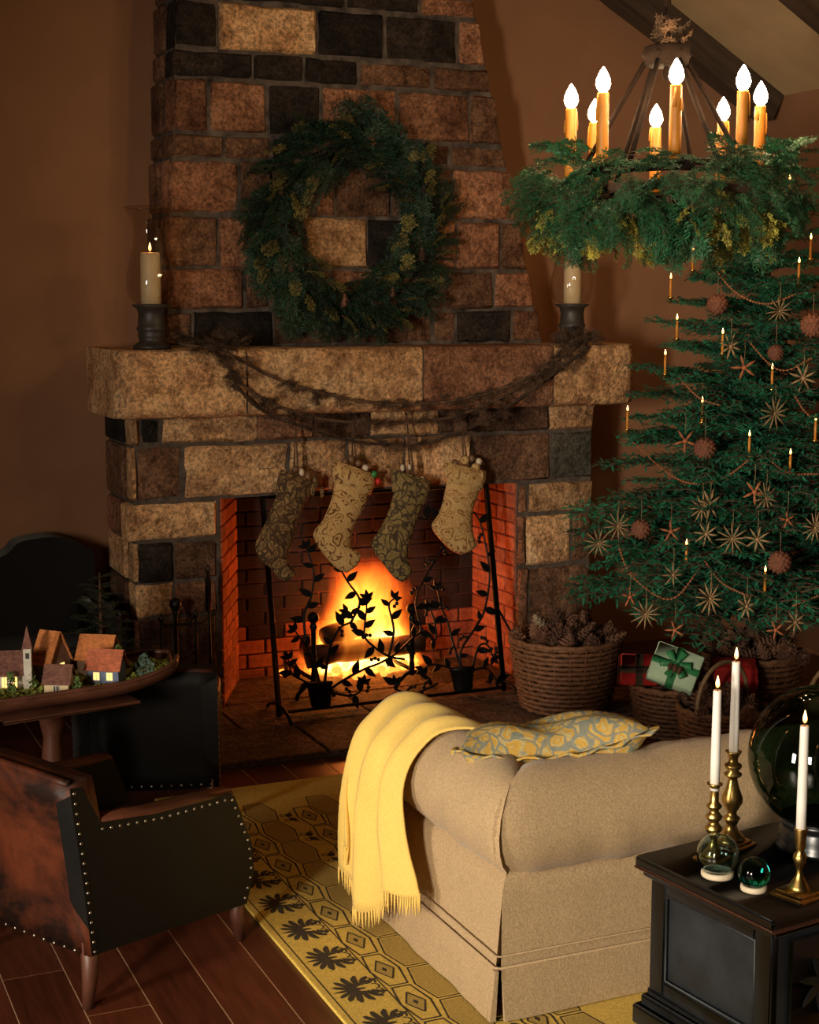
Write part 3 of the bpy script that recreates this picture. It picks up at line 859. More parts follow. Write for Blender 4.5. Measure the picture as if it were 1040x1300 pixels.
# ------------------------------------------------------------------ black chest behind the sofa
CR = R(7.5); ex = Vector((math.cos(CR), math.sin(CR), 0)); ey = Vector((-math.sin(CR), math.cos(CR), 0))
CWD, CDP = .92, .53
c0 = Vector((2.173,3.426,0)); cc = c0 + ex*(CWD/2) - ey*(CDP/2)
chest = thing('blanket_chest', 'black painted panelled chest standing behind the sofa', 'chest', (cc.x,cc.y,.0135), CR)
hw, hd = CWD/2, CDP/2
q = MB(); q.cbox((-hw,-hd,.455),(hw,hd,.487),.008); q.build('lid', M['black_wood'], chest)
q = MB(); q.cbox((-hw-.001,-hd-.001,.4495),(hw+.001,hd+.001,.459),.004); q.build('worn_lid_edge', M['red_wood'], chest)
bx, by = hw-.045, hd-.035
q = MB(); q.box((-bx,-by,.09),(bx,by,.45)); q.build('body', M['blue_wood'], chest, False)
q = MB(); q.cbox((-bx-.028,-by-.02,.428),(bx+.028,by+.02,.451),.006); q.build('cornice', M['blue_wood'], chest)
for (a, z0, z1) in ((.012,.085,.11),(.024,.055,.088),(.040,.0,.058)):
    q = MB(); q.cbox((-bx-a,-by-a,z0),(bx+a,by+a,z1),.007); q.build('plinth_moulding', M['blue_wood'], chest)
for sx in (-1,1):
    for (y0,y1,z0,z1,nm) in ((-by,-by+.06,.11,.44,'stile'),(by-.06,by,.11,.44,'stile'),(-by+.06,by-.06,.395,.44,'rail'),(-by+.06,by-.06,.11,.15,'rail')):
        q = MB(); q.cbox((sx*bx-.014,y0,z0),(sx*bx+.014,y1,z1),.005); q.build(nm, M['blue_wood'], chest)
    q = MB(); yy0, yy1 = -by+.062, by-.062
    q.tube([(sx*(bx+.008),yy0,.152),(sx*(bx+.008),yy1,.152),(sx*(bx+.008),yy1,.393),(sx*(bx+.008),yy0,.393),(sx*(bx+.008),yy0,.152)], .005, 6); q.build('panel_moulding', M['blue_wood'], chest)
for k in range(3):
    x0 = -bx+.02+k*(2*bx-.04)/3; q = MB(); q.cbox((x0+.02,-by-.012,.14),(x0+(2*bx-.04)/3-.02,-by+.004,.41),.008); pn = q.build('front_panel', M['black_wood'], chest)
    for i in range(7):
        a = i*2*PI/7; q = MB(); cx, cz = x0+(2*bx-.04)/6, .275
        q.prism([(cx+x, cz+y) for x, y in leaf2(0,0,a,.08,.013,.2)], -.007, org=(0,-by-.010,0)); q.build('carved_leaf', M['black_wood'], pn, False)

# ------------------------------------------------------------------ leather armchairs with nailhead trim
def make_armchair(label):
    ch = thing('leather_armchair', label, 'armchair')
    prof = [(-.315,.165),(-.05,.15),(.30,.125),(.335,.22),(.325,.32),(.285,.41),(.255,.485),(.235,.50),(-.05,.515),(-.27,.545),(-.335,.665),(-.375,.67),(-.365,.58),(-.34,.40)]
    for s_ in (-1,1):
        q = MB(); q.prism(prof, -s_*.07, org=(0,s_*.315,0)); q.build('side_panel', M['leather_dark'], ch, False)
        q = MB(); q.tube([(.25,s_*.28,.495),(.10,s_*.28,.508),(-.08,s_*.28,.520),(-.27,s_*.28,.548)], [.034,.037,.037,.034], 10, flat=.45); q.build('arm_pad', M['leather_arm'], ch)
    # outer back, slightly raked and bowed
    q = MB(); rows = []
    for k in range(9):
        z = .165+.505*k/8; t = k/8; row = []
        for j in range(9):
            y = -.315+.63*j/8; row.append((-.322-.055*t*t-.02*math.cos(y*PI/.63)*.6, y, z+.012*math.cos(y*PI/.63)*t))
        rows.append(row)
    q.grid(rows); o = q.build('back', M['leather_rust'], ch); so = o.modifiers.new('thickness','SOLIDIFY'); so.thickness = .085; so.offset = 1
    q = MB(); rows = []
    for j in range(13):
        y = -.30+.60*j/12; rows.append((-.365-.012*math.cos(y*PI/.63), y, .675+.012*math.cos(y*PI/.63)))
    q.tube(rows, .012, 8); q.build('back_rim', M['leather_rust'], ch)
    q = MB(); q.cbox((-.29,-.245,.14),(.30,.245,.24),.02); q.build('seat_frame', M['leather_dark'], ch)
    q = MB(); q.cbox((-.25,-.243,.24),(.31,.243,.345),.035); q.build('seat_cushion', M['leather_rust'], ch)
    for sx, sy, h, tp in ((-1,-1,.17,1),(-1,1,.17,1),(1,-1,.135,1),(1,1,.135,1)):
        q = MB(); x = -.30 if sx < 0 else .285; y = sy*.285
        q.tube([(x,y,h+.03),(x,y,h*.6),(x-.012*(-sx if sx>0 else 1),y,.0)], [.026,.024,.016], 8); q.build('leg', M['red_wood'], ch)
    nl = MB(); nl.lathe([(.0,.0036),(.003,.003),(.0046,.0014),(.0050,0)], 8, cap=False); nme = nl.mesh('nail', M['nail'])
    def nails(path, y, s_, step=.032):
        P = [Vector((a,y,b)) for a,b in path]; acc = 0
        for a, b in zip(P, P[1:]):
            L = (b-a).length
            while acc < L:
                link('nail', nme, ch, a+(b-a)*(acc/L), (R(90)*s_,0,0)); acc += step
            acc -= L
    for s_ in (-1,1):
        y = s_*.3155
        nails([(-.305,.175),(-.328,.40),(-.352,.58),(-.362,.66)], y, -s_, .030)
        nails([(-.265,.525),(-.05,.497),(.232,.482),(.245,.475),(.275,.405),(.313,.32),(.323,.22),(.290,.14)], y, -s_)
    for k in range(14):
        link('nail', nme, ch, (-.345-.012*math.cos((-.28+.56*k/13)*PI/.63), -.28+.56*k/13, .185), (0,R(-90),0))
    return ch
armchair = make_armchair('dark and rust leather armchair with nailhead trim on the bare floorboards')
armchair.location = (.965,4.545,0); armchair.rotation_euler = (0,0,R(27.5))
arm2 = copy_tree(armchair)
tag(arm2, 'smaller black leather chair between the armchair and the fireplace')
arm2.location = (1.43,5.80,.0135); arm2.rotation_euler = (0,0,R(72)); arm2.scale = (.86,.86,.90)
for o_ in arm2.children:
    if o_.name.startswith('back.'): o_.data = o_.data.copy(); o_.data.materials[0] = M['leather_dark']

# ------------------------------------------------------------------ low table with the miniature village
tb = thing('pedestal_table', 'small red brown pedestal table under the village tray', 'table', (.96,5.34,0), R(10))
q = MB(); q.cbox((-.245,-.21,.590),(.25,.10,.604),.004); q.build('tabletop', M['red_wood'], tb)
q = MB(); q.lathe([(.03,.10),(.045,.16),(.035,.22),(.05,.30),(.032,.46),(.05,.55),(.09,.591)], 16); q.build('column', M['red_wood'], tb)
for k in range(3):
    a = k*2*PI/3+.5; q = MB(); q.tube([(.02*math.cos(a),.02*math.sin(a),.16),(.13*math.cos(a),.13*math.sin(a),.10),(.25*math.cos(a),.25*math.sin(a),.016)], [.025,.022,.016], 8); q.build('leg', M['red_wood'], tb)
TR = R(10)
tray = thing('dough_tray', 'long wooden tray holding moss and the miniature village', 'tray', (.93,5.33,.617), TR)
def boat(t): # half width and lift at t in -1..1 (ends upturned)
    return .165*(1-abs(t)**3.2)**.6+.015, .075*max(0,abs(t)-.45)**1.4
def boat_rows(n, zin, zrim, wk):
    rows = []
    for i in range(n+1):
        t = -1+2*i/n; hw_, up = boat(t); x = t*.50
        rows.append([(x,-hw_*wk-.02*(zrim>0),zrim+up),(x,-hw_*.86*wk,zin+.012+up),(x,-hw_*.5*wk,zin+up),(x,hw_*.5*wk,zin+up),(x,hw_*.86*wk,zin+.012+up),(x,hw_*wk+.02*(zrim>0),zrim+up)])
    return rows
q = MB(); q.grid(boat_rows(24,.003,.055,1.0)); o = q.build('bowl', M['red_wood'], tray); so = o.modifiers.new('thickness','SOLIDIFY'); so.thickness = .012; so.offset = 1
for sg in (-1,1):
    q = MB(); rr = boat_rows(24,.003,.055,1.0); q.tube([r_[0 if sg<0 else 5] for r_ in rr], .009, 6); q.build('rim', M['red_wood'], tray)

# ------------------------------------------------------------------ candles and flames
fm = MB(); fm.lathe([(0,0),(.0035,.003),(.0052,.009),(.0046,.016),(.0026,.024),(.0,.033)], 10, cap=False)
FLAME = fm.mesh('flame', M['flame'])
wk = MB(); wk.tube([(0,0,-.004),(0,0,.006),(.0015,0,.010)], .0012, 5); WICK = wk.mesh('wick', M['wick'])
def candle(name, label, cat, loc, r_, h, mat, group=None, flame=1.0, taper=1.0, n=16, tilt=(0,0)):
    c = thing(name, label, cat, loc, 0, group)
    q = MB(); q.lathe([(r_*taper,0),(r_*(taper+.02),h*.3),(r_,h*.9),(r_*.97,h-.002),(r_*.80,h),(r_*.3,h-.003),(0,h-.003)], n); q.build('wax', mat, c)
    link('wick', WICK, c, (0,0,h))
    link('flame', FLAME, c, (0,0,h+.006), (0,0,0), flame)
    c.rotation_euler = (tilt[0],tilt[1],0)
    return c

# ------------------------------------------------------------------ hurricane lamps on the mantel
for (px_, lab, lab2, lip) in ((193,'flared clear glass hurricane lamp on a dark pedestal beside the bare wall','ivory pillar candle in the flared hurricane lamp beside the bare wall',.118),
                         (726,'rounded clear glass hurricane lamp on a dark pedestal below the chandelier','ivory pillar candle in the rounded hurricane lamp below the chandelier',.085)):
    p = at_y(px_, 432, 7.045); z0 = 1.7715
    hl = thing('hurricane_lamp', lab, 'candle lamp', (p.x,p.y,z0), 0, 'hurricane lamps on the mantel')
    q = MB(); q.lathe([(0,0),(.088,0),(.088,.014),(.074,.026),(.060,.034),(.062,.055),(.066,.062),(.062,.070),(.066,.085),(.072,.095),(.064,.105),(.060,.16),(.066,.185),(.090,.200),(.086,.206),(0,.206)], 24); q.build('pedestal', M['pewter'], hl)
    q = MB(); q.lathe([(.062,.208),(.085,.218),(.104,.245),(.114,.285),(.112,.335),(.098,.40),(.080,.47),(.074,.53),(.080,.585),(lip*.93,.635),(lip,.648)], 32, cap=False); q.build('glass_shade', M['glass_clear'], hl)
    q = MB(); q.tube([(lip*math.cos(i*PI/16), lip*math.sin(i*PI/16), .648) for i in range(33)], .0022, 6); q.build('glass_rim', M['glass_clear'], hl)
    fz = z0+.2075+(.235 if px_ < 300 else .215)+.060
    pl_ = bpy.data.lights.new('candle_glow', 'POINT'); pl_.energy = .55; pl_.color = (1.0,.45,.13); pl_.shadow_soft_size = .008
    po_ = bpy.data.objects.new('candle_glow', pl_); COL.objects.link(po_); po_.location = (p.x, p.y, fz)
    candle('pillar_candle', lab2, 'candle', (p.x,p.y,z0+.2075), .046, .235 if px_ < 300 else .215, M['wax'], 'pillar candles on the mantel', 1.25)

# ------------------------------------------------------------------ stockings
def loft(mb, pairs, depth, n=14):
    rows = []
    for (L, R_), d_ in zip(pairs, depth):
        L = Vector(L); R_ = Vector(R_); c = (L+R_)/2; a = (R_-L)/2
        rows.append([c + a*math.cos(2*PI*k/n) + Vector((0,-d_*math.sin(2*PI*k/n),0)) for k in range(n)])
    mb.grid(rows, close=True); k = len(rows)
    mb.f.append(tuple(range(n-1,-1,-1))); mb.m.append(0); mb.f.append(tuple(range((k-1)*n,k*n))); mb.m.append(0)
def resample(pairs, k=3):
    L = bezier([p[0] for p in pairs], k); R_ = bezier([p[1] for p in pairs], k); return list(zip(L, R_))
YS = 6.90
def ys(y): return 6.955 - .13*(y-570)/168      # the filled stockings swing out a little towards the toe
ST = [
 ([((360,600),(393,612)),((351,628),(387,638)),((341,655),(378,662)),((330,677),(371,690)),((324,694),(366,704)),((331,711),(365,712)),((344,722),(369,719)),((354,734),(376,727)),((363,738),(373,733))], 'stock_a', (376,572), 'dusky brown paisley stocking with ribbons spilling from its top'),
 ([((429,588),(472,604)),((425,612),(468,628)),((420,636),(462,646)),((410,660),(450,667)),((398,676),(445,690)),((402,691),(449,698)),((415,709),(456,700)),((428,722),(458,709)),((440,727),(454,717))], 'stock_b', (447,570), 'gold paisley stocking with red and green sweets on top'),
 ([((503,600),(543,612)),((500,624),(536,640)),((493,650),(529,661)),((482,672),(523,681)),((471,689),(519,696)),((476,702),(518,708)),((488,718),(521,718)),((500,733),(523,725)),((510,739),(520,732))], 'stock_c', (516,566), 'olive brown paisley stocking with pale sweets on top'),
 ([((569,590),(613,600)),((567,612),(609,623)),((562,638),(601,646)),((556,654),(599,661)),((548,667),(601,676)),((556,682),(604,686)),((572,698),(606,692)),((585,704),(600,698))], 'stock_d', (585,566), 'russet gold paisley stocking with a white sweet on top')]
M['sweet_red'] = plain('red_sweet', (.55,.02,.02), .3, .1, 20, 0); M['sweet_green'] = plain('green_sweet', (.03,.22,.05), .3, .1, 20, 0)
M['sweet_pale'] = plain('pale_sweet', (.62,.50,.36), .5, .1, 20, 0); M['sweet_brown'] = plain('brown_nut', (.16,.08,.035), .5, .3, 30, 0)
FILL = [[(383,600,'sweet_pale',.014,1.5),(391,606,'sweet_brown',.018,1.8),(400,612,'stock_a',.016,2.6),(409,625,'stock_a',.011,2.6),(397,622,'stock_a',.014,2.4),(375,596,'sweet_brown',.018,1)],
        [(446,583,'sweet_brown',.022,1),(464,594,'sweet_pale',.018,1),(455,588,'sweet_brown',.018,1),(475,602,'sweet_green',.018,1),(480,611,'sweet_red',.016,1),(438,586,'sweet_brown',.02,1)],
        [(511,594,'sweet_pale',.012,1.6),(520,593,'sweet_pale',.010,1.6),(529,607,'sweet_pale',.013,1),(536,608,'sweet_pale',.013,1),(541,617,'sweet_brown',.018,1.2),(533,620,'sweet_brown',.018,1.2)],
        [(608,586,'sweet_pale',.018,1.1),(599,582,'sweet_brown',.02,1),(590,584,'stock_d',.026,1),(604,594,'stock_d',.026,1),(611,604,'stock_d',.018,1.5),(578,588,'sweet_brown',.02,1)]]
for (pairs, mt, hook, lab), fill in zip(ST, FILL):
    top = at_y(hook[0], hook[1], 6.96); top.z = 1.442
    s_ = thing('christmas_stocking', lab, 'stocking', (top.x, YS, top.z-.8), 0, 'stockings hanging from the lintel'); so_ = Vector((top.x,YS,top.z-.8))
    P = [(at_y(a[0],a[1],ys((a[1]+b[1])/2))-so_, at_y(b[0],b[1],ys((a[1]+b[1])/2))-so_) for a, b in pairs]
    P = resample(P, 3); n = len(P); dp = []
    for i in range(n):
        t = i/(n-1); dp.append(.012 + .034*math.sin(PI*min(1,t*.85+.16))**.6 if i < n-1 else .01)
    q = MB(); loft(q, P, dp); body = q.build('sock', M[mt], s_)
    # turned cuff round the mouth
    q = MB(); P2 = [( (P[0][0]-P[0][1])*.10+P[0][0]+Vector((0,0,.012)), (P[0][1]-P[0][0])*.10+P[0][1]+Vector((0,0,.012)) ), ((P[1][0]-P[1][1])*.13+P[1][0], (P[1][1]-P[1][0])*.13+P[1][1]), ((P[3][0]-P[3][1])*.06+P[3][0], (P[3][1]-P[3][0])*.06+P[3][1])]
    loft(q, P2, [.034,.040,.040]); q.build('cuff', M[mt], s_)
    mid = (P[0][0]+P[0][1])/2
    q = MB(); q.tube([mid+Vector((-.01,0,-.02)), mid+Vector((-.012,.0,.05)), top-so_+Vector((0,.0,-.006)), mid+Vector((.006,0,.05)), mid+Vector((.012,0,-.02))], .005, 6); q.build('hanging_loop', M['dry'], s_)
    q = MB(); q.tube([top-so_+Vector((0,.012,.013)), top-so_+Vector((0,.012,-.002)), top-so_+Vector((0,0,-.010)), top-so_+Vector((0,-.008,.0))], .0035, 6); q.build('hook', M['iron'], s_)
    for (x, y, mk, r_, el) in fill:
        c_ = at_y(x, y, ys(y)-.012)-so_; q = MB(); q.ball(c_, r_, 8, sc=(1,1,el)); q.build('stocking_filler', M[mk], s_)

# ------------------------------------------------------------------ fire: logs, embers, flames, andirons
M['log'] = plain('charred_log', (.05,.028,.018), .9, .6, 14, .7, .012, aniso=(1,1,1))
M['ember'] = emit('glowing_ember', (1.0,.22,.03), 3.2)
for (a, b, r_, lab) in (((2.62,7.30,.17),(3.26,7.26,.20),.055,'charred log at the front of the fire'), ((2.66,7.43,.19),(3.34,7.45,.18),.06,'charred log at the back of the fire'), ((2.72,7.30,.275),(3.20,7.42,.29),.05,'charred log lying across the top of the fire')):
    a = Vector(a); b = Vector(b); n = 12; c = (a+b)/2
    q = MB(); q.tube([a.lerp(b,i/n)-c+Vector((0,rng.uniform(-.006,.006),rng.uniform(-.006,.006))) for i in range(n+1)], [r_*rng.uniform(.9,1.1) for _ in range(n+1)], 10)
    tag(q.build('log', M['log'], None, True, loc=c), lab, 'log', 'logs in the fire')
em = MB()
for k in range(90):
    x = rng.gauss(2.97,.15); y = rng.uniform(7.22,7.48); r_ = rng.uniform(.012,.026)
    em.ball((min(3.4,max(2.55,x))-2.97,y-7.35,.028+r_*.8+rng.uniform(0,.05)), r_, 5, sc=(1.2,1,.8))
tag(em.build('ember_bed', M['ember'], None, False, loc=(2.97,7.35,0)), 'bed of glowing embers under the logs', 'embers', kind='stuff')
# flames as a glowing body of gas
t = NT('fire_flames'); t.n.remove(t.b)
tc = t.node('ShaderNodeTexCoord'); mp = t.node('ShaderNodeMapping'); t.l(tc.outputs['Object'], mp.inputs[0]); mp.inputs['Scale'].default_value = (1,1,.42)
nz = t.noise(mp.outputs[0], 11, 4, .62, .7)
nz2 = t.noise(mp.outputs[0], 5, 2, .5, .2)
sp = t.node('ShaderNodeSeparateXYZ'); t.l(tc.outputs['Object'], sp.inputs[0])
z = sp.outputs['Z']
wx = t.math('SUBTRACT', .40, t.math('MULTIPLY', z, .40))                      # half width shrinks upward
xs = t.math('ADD', sp.outputs['X'], t.math('MULTIPLY', t.math('SUBTRACT', nz2.outputs['Fac'], .5), .30))
gx = t.math('DIVIDE', xs, wx); gy = t.math('DIVIDE', sp.outputs['Y'], .15)
rr = t.math('ADD', t.math('MULTIPLY', gx, gx), t.math('MULTIPLY', gy, gy))
core = t.math('SUBTRACT', 1.0, rr)
hgt = t.math('SUBTRACT', 1.0, t.math('DIVIDE', z, .57))
den = t.math('MULTIPLY', t.math('MAXIMUM', core, 0.0), t.math('MAXIMUM', hgt, 0.0))
den = t.math('MULTIPLY', den, t.math('MAXIMUM', t.math('SUBTRACT', t.math('MULTIPLY', nz.outputs['Fac'], 3.4), 1.0), 0.0))
colr = t.ramp(den, [(0, (1,.06,.005)), (.12, (1,.20,.015)), (.4, (1,.42,.05)), (.9, (1,.66,.16))])
e = t.node('ShaderNodeEmission'); t.l(colr, e.inputs[0]); t.l(t.math('MULTIPLY', den, 75.0), e.inputs[1]); t.l(e.outputs[0], t.out.inputs['Volume'])
M['fire'] = t.m
q = MB(); q.lathe([(.38,-.03),(.41,.0),(.40,.25),(.30,.50),(.12,.64),(0,.66)], 20)
q.v = [(x,y*.46,z) for x,y,z in q.v]
fire = tag(q.build('fire_flames', M['fire'], None, True, loc=(2.97,7.345,.09)), 'bright yellow and orange flames rising from the logs', 'fire')
ld = bpy.data.lights.new('fire_glow', 'POINT'); ld.energy = 9.5; ld.color = (1.0,.22,.045); ld.shadow_soft_size = .13
lo = bpy.data.objects.new('fire_glow', ld); COL.objects.link(lo); lo.location = (2.97,7.33,.42)

for (xp, lab) in ((398,'black iron andiron on the side of the fire tools'),(523,'black iron andiron on the side of the pine cone basket')):
    p = at_y(xp, 800, 7.02); an = thing('andiron', lab, 'andiron', (p.x,7.02,.031), 0, 'andirons in the firebox')
    q = MB(); q.lathe([(.012,.06),(.016,.10),(.012,.14),(.018,.20),(.012,.24),(.013,.34),(.020,.36),(.012,.38)], 10); q.build('post', M['iron'], an)
    q = MB(); q.ball((0,0,.405), .030, 12); q.build('finial', M['iron'], an)
    q = MB(); q.tube([(-.10,-.02,.0),(-.09,-.02,.03),(-.04,-.01,.07),(0,0,.08),(.04,-.01,.07),(.09,-.02,.03),(.10,-.02,.0)], .011, 8); q.build('foot', M['iron'], an)
    q = MB(); q.tube([(0,0,.09),(0,.15,.085),(0,.42,.085),(0,.44,.0)], .011, 8); q.build('log_bar', M['iron'], an)

# ------------------------------------------------------------------ fire screen with vine scrollwork
YSC = 6.744
TILT = R(12); FD = Vector((0,math.sin(TILT),math.cos(TILT))); FN = Vector((0,math.cos(TILT),-math.sin(TILT)))
fs = thing('fire_screen', 'black iron fire screen with potted vine scrollwork', 'fire screen', (2.884,YSC,.031)); FSO = Vector((2.884,YSC,.031))
fs.rotation_euler = (-TILT,0,0)
X0, X1, Z0, Z1 = 2.284, 3.484, .035, 1.075
for nm, a, b in (('upright',(X0,Z0-.0),(X0,Z1)),('upright',(X1,Z0),(X1,Z1)),('rail',(X0,Z0+.01),(X1,Z0+.01)),('rail',(X0,Z1),(X1,Z1))):
    q = MB(); q.cbox((min(a[0],b[0])-.013-FSO.x,-.009,min(a[1],b[1])-.003-FSO.z),(max(a[0],b[0])+.013-FSO.x,.009,max(a[1],b[1])+.013-FSO.z),.003); q.build(nm, M['iron'], fs)
for x in (X0, X1):
    q = MB(); q.tube([Matrix.Rotation(TILT,3,'X') @ Vector((x-FSO.x,a,b)) for a, b in ((-.17,.008),(-.13,.035),(-.05,.055),(0,.05),(.05,.055),(.14,.035),(.18,.008))], .009, 8); q.build('foot', M['iron'], fs)
q = MB(); q.tube([Matrix.Rotation(TILT,3,'X') @ Vector(v) for v in ((X1-FSO.x,.085,.42),(X1+.05-FSO.x,.0,.28),(X1+.10-FSO.x,-.10,.10),(X1+.14-FSO.x,-.15,.008))], .006, 6); q.build('stay', M['iron'], fs)
def on_screen(x, y):
    d = ray(x, y); o = Vector((0,0,EYE)); p = o + d*((FSO-o).dot(FN)/d.dot(FN)) - FSO
    return Vector((p.x, 0, p.dot(FD)))
def sz(zx, zy): return on_screen(340+zx/3.25, 720+zy/3.25)
stems = [[(230,515),(245,400),(260,320),(300,250),(345,225),(345,195),(328,185)],
 [(240,515),(320,462),(400,420),(470,392),(540,347),(600,290),(632,255),(610,150),(640,60),(700,-40),(740,-140)],
 [(565,380),(500,368),(440,330),(402,290),(400,240),(406,190),(410,130)],
 [(802,440),(795,350),(850,260),(890,190),(910,100),(915,20),(900,-90),(870,-200),(820,-250)],
 [(805,435),(770,330),(740,220),(718,170),(700,90)],
 [(790,440),(740,412),(680,402),(640,420)],
 [(830,430),(900,418),(945,462)],
 [(218,505),(195,400),(160,330),(112,262)],
 [(212,505),(150,470),(100,440),(85,380)],
 [(840,430),(870,330),(905,320),(930,370)],
 [(160,330),(150,200),(180,120),(190,20),(160,-80)],
 [(345,225),(380,140),(330,60),(290,-10)],
 [(500,370),(520,260),(500,160),(520,130)],
 [(632,255),(690,300),(690,230),(670,170)],
 [(255,515),(330,530),(380,515),(395,480)],
 [(700,480),(660,500),(600,520),(530,505),(525,480)],
 [(740,-140),(690,-190),(600,-200),(520,-180)],[(820,-250),(760,-270),(700,-230)]]
lf = MB()
up_ = []; n = 7
for i in range(n+1):
    tt = i/n; w_ = .30*math.sin(PI*tt**.8)*(1-.25*tt); bnd = .22*tt*tt; up_.append((tt, bnd+w_, bnd-w_*.8))
poly = [(a,b) for a,b,c in up_] + [(a,c) for a,b,c in up_[::-1]][1:-1]
lf.prism(poly, .08, org=(0,-.04,0)); LEAF = lf.mesh('leaf', M['iron'], False)
br = MB(); br.ball((0,0,0), 1, 7); BERRY = br.mesh('berry', M['iron'])
for si, st in enumerate(stems):
    P = bezier([sz(*p) for p in st], 5); L = len(P)
    q = MB(); q.tube(P, [.0072*(1-.45*i/(L-1)) for i in range(L)], 6); stem = q.build('vine', M['iron'], fs)
    for i in range(4, L, 3):
        d_ = (P[i]-P[i-1]).normalized(); sd = 1 if (i//3+si) % 2 else -1
        ang = math.atan2(d_.z, d_.x) + sd*R(rng.uniform(25,75)); s_ = rng.uniform(.048,.080)
        if rng.random() < .76:
            link('leaf', LEAF, stem, P[i], (0,-ang,0), (s_, .1, s_*sd))
        else:
            for b_ in range(3):
                a2 = ang + R(35)*(b_-1); link('berry', BERRY, stem, P[i]+Vector((math.cos(a2),0,math.sin(a2)))*.032, (0,0,0), .0105)
    e_ = P[-1]; d_ = (P[-1]-P[-2]).normalized(); ang = math.atan2(d_.z, d_.x)
    for b_ in (-50,0,50): link('leaf', LEAF, stem, e_, (0,-ang-R(b_),0), (.046,.1,.046))
for (xp, yp) in ((409,911),(590,892)):
    p = on_screen(xp, yp); z_b = .02
    q = MB(); q.lathe([(0,z_b),(.042,z_b),(.050,z_b+.012),(.064,z_b+.105),(.070,z_b+.108),(.070,z_b+.125),(.06,z_b+.126),(0,z_b+.12)], 16, c=(p.x,-.0,0)); q.v = [(x,y*.55,z_) for x,y,z_ in q.v]; q.build('flower_pot', M['iron'], fs)

# ------------------------------------------------------------------ fire tools by the left pier
ts = thing('tool_stand', 'black iron fireside tool stand against the stone pier', 'tool stand', (1.83,6.90,.031))
q = MB(); q.lathe([(0,0),(.11,0),(.11,.012),(.05,.022),(.016,.035),(0,.035)], 20); q.build('base', M['iron'], ts)
q = MB(); q.lathe([(.010,.03),(.010,.20),(.016,.22),(.010,.24),(.010,.50),(.016,.515),(.010,.53)], 10); q.build('post', M['iron'], ts)
q = MB(); q.ball((0,0,.555), .030, 12); q.build('finial', M['iron'], ts)
q = MB(); q.tube([(-.09,-.02,.50),(-.06,-.02,.46),(0,0,.455),(.06,-.02,.46),(.09,-.02,.50)], .006, 6); q.build('hook_arm', M['iron'], ts)
def stick(nm, lab, cat, x, y, ztop, zbot, head, lean=0):
    o = thing(nm, lab, cat, (x,y,zbot))
    h = ztop-zbot
    q = MB(); q.tube([(0,0,.02 if head != 'brush' else .15),(lean,.0,h)], .0065, 7); q.build('shaft', M['iron'], o)
    q = MB(); q.tube([(lean,0,h),(lean+.012,0,h+.02),(lean,0,h+.04),(lean-.012,0,h+.02),(lean,0,h)], .005, 6); q.build('ring_handle', M['iron'], o)
    if head == 'shovel': q = MB(); q.cbox((-.05,-.012,-.0),(.05,.010,.12),.008); q.build('blade', M['iron'], o)
    if head == 'brush': q = MB(); q.lathe([(.0,0),(.045,0),(.040,.08),(.028,.14),(.012,.16)], 12); q.build('bristles', M['pewter'], o)
    if head == 'poker': q = MB(); q.cbox((lean-.014,-.010,h-.18),(lean+.014,.010,h-.02),.004); q.build('grip', M['iron'], o)
    return o
stick('fire_brush', 'black hearth brush hanging on the tool stand', 'brush', 1.915, 6.86, .52, .10, 'brush')
stick('fire_shovel', 'black hearth shovel hanging on the tool stand', 'shovel', 1.75, 6.86, .51, .05, 'shovel')
stick('fire_poker', 'long black poker leaning against the pier beside the fire opening', 'poker', 2.00, 6.90, .72, .031, 'poker', -.01)

# ------------------------------------------------------------------ dark settee by the left wall
M['black_cloth'] = weave_mat('black_upholstery', (.012,.010,.009), 150, .3)
se = thing('settee', 'black upholstered settee with humped back against the wall', 'settee', (.80,7.2,0))
q = MB(); prof = bezier([(-.75,0,.74),(-.25,0,.775),(.20,0,.785),(.32,0,.80),(.385,0,.855),(.48,0,.872),(.58,0,.868),(.70,0,.82),(.745,0,.79)], 4)
q.prism([(-.75,.2)] + [(p.x,p.z) for p in prof] + [(.745,.2)], .16, org=(0,.12,0)); q.build('back', M['black_cloth'], se, False)
q = MB(); q.cbox((-.72,-.36,.16),(.72,.13,.42),.03); q.build('seat', M['black_cloth'], se)
for sx in (-1,1):
    q = MB(); q.cbox((sx*.71-.06,-.36,.14),(sx*.71+.06,.125,.60),.04); q.build('arm', M['black_cloth'], se)
    for sy in (-.32,.22): q = MB(); q.tube([(sx*.68,sy,.17),(sx*.69,sy,0)], [.026,.017], 8); q.build('leg', M['pewter'], se)

# ------------------------------------------------------------------ evergreen sprigs
def needle(mb, p, d, L, w_, side, mi):
    e = p + d*L; s_ = side*(w_/2)
    mb.add([p-s_*.6, p+s_*.6, p.lerp(e,.6)+s_, e, p.lerp(e,.6)-s_], [(0,1,2,4),(4,2,3)], mi)
def twig_needles(mb, pts, nl, step, w_, rg, mi=1, spread=55, round_=True):
    for a, b in zip(pts, pts[1:]):
        L = (b-a).length; d = (b-a).normalized(); k = max(1, int(L/step)); sd = d.cross(Vector((0,0,1)))
        sd = sd.normalized() if sd.length > 1e-4 else Vector((1,0,0)); up = sd.cross(d)
        for i in range(k):
            p = a.lerp(b, (i+rg.random())/k)
            for s_ in (-1,1):
                ro = rg.uniform(-.7,.7) if round_ else rg.uniform(-.25,.25)
                n = (sd*s_*math.cos(ro) + up*math.sin(ro))
                dd = (d*math.cos(R(spread)) + n*math.sin(R(spread+rg.uniform(-12,12)))).normalized()
                needle(mb, p, dd, nl*rg.uniform(.75,1.15), w_, dd.cross(n+up*.6+d*.3).normalized() if rg.random() < .5 else dd.cross(up).normalized(), mi)
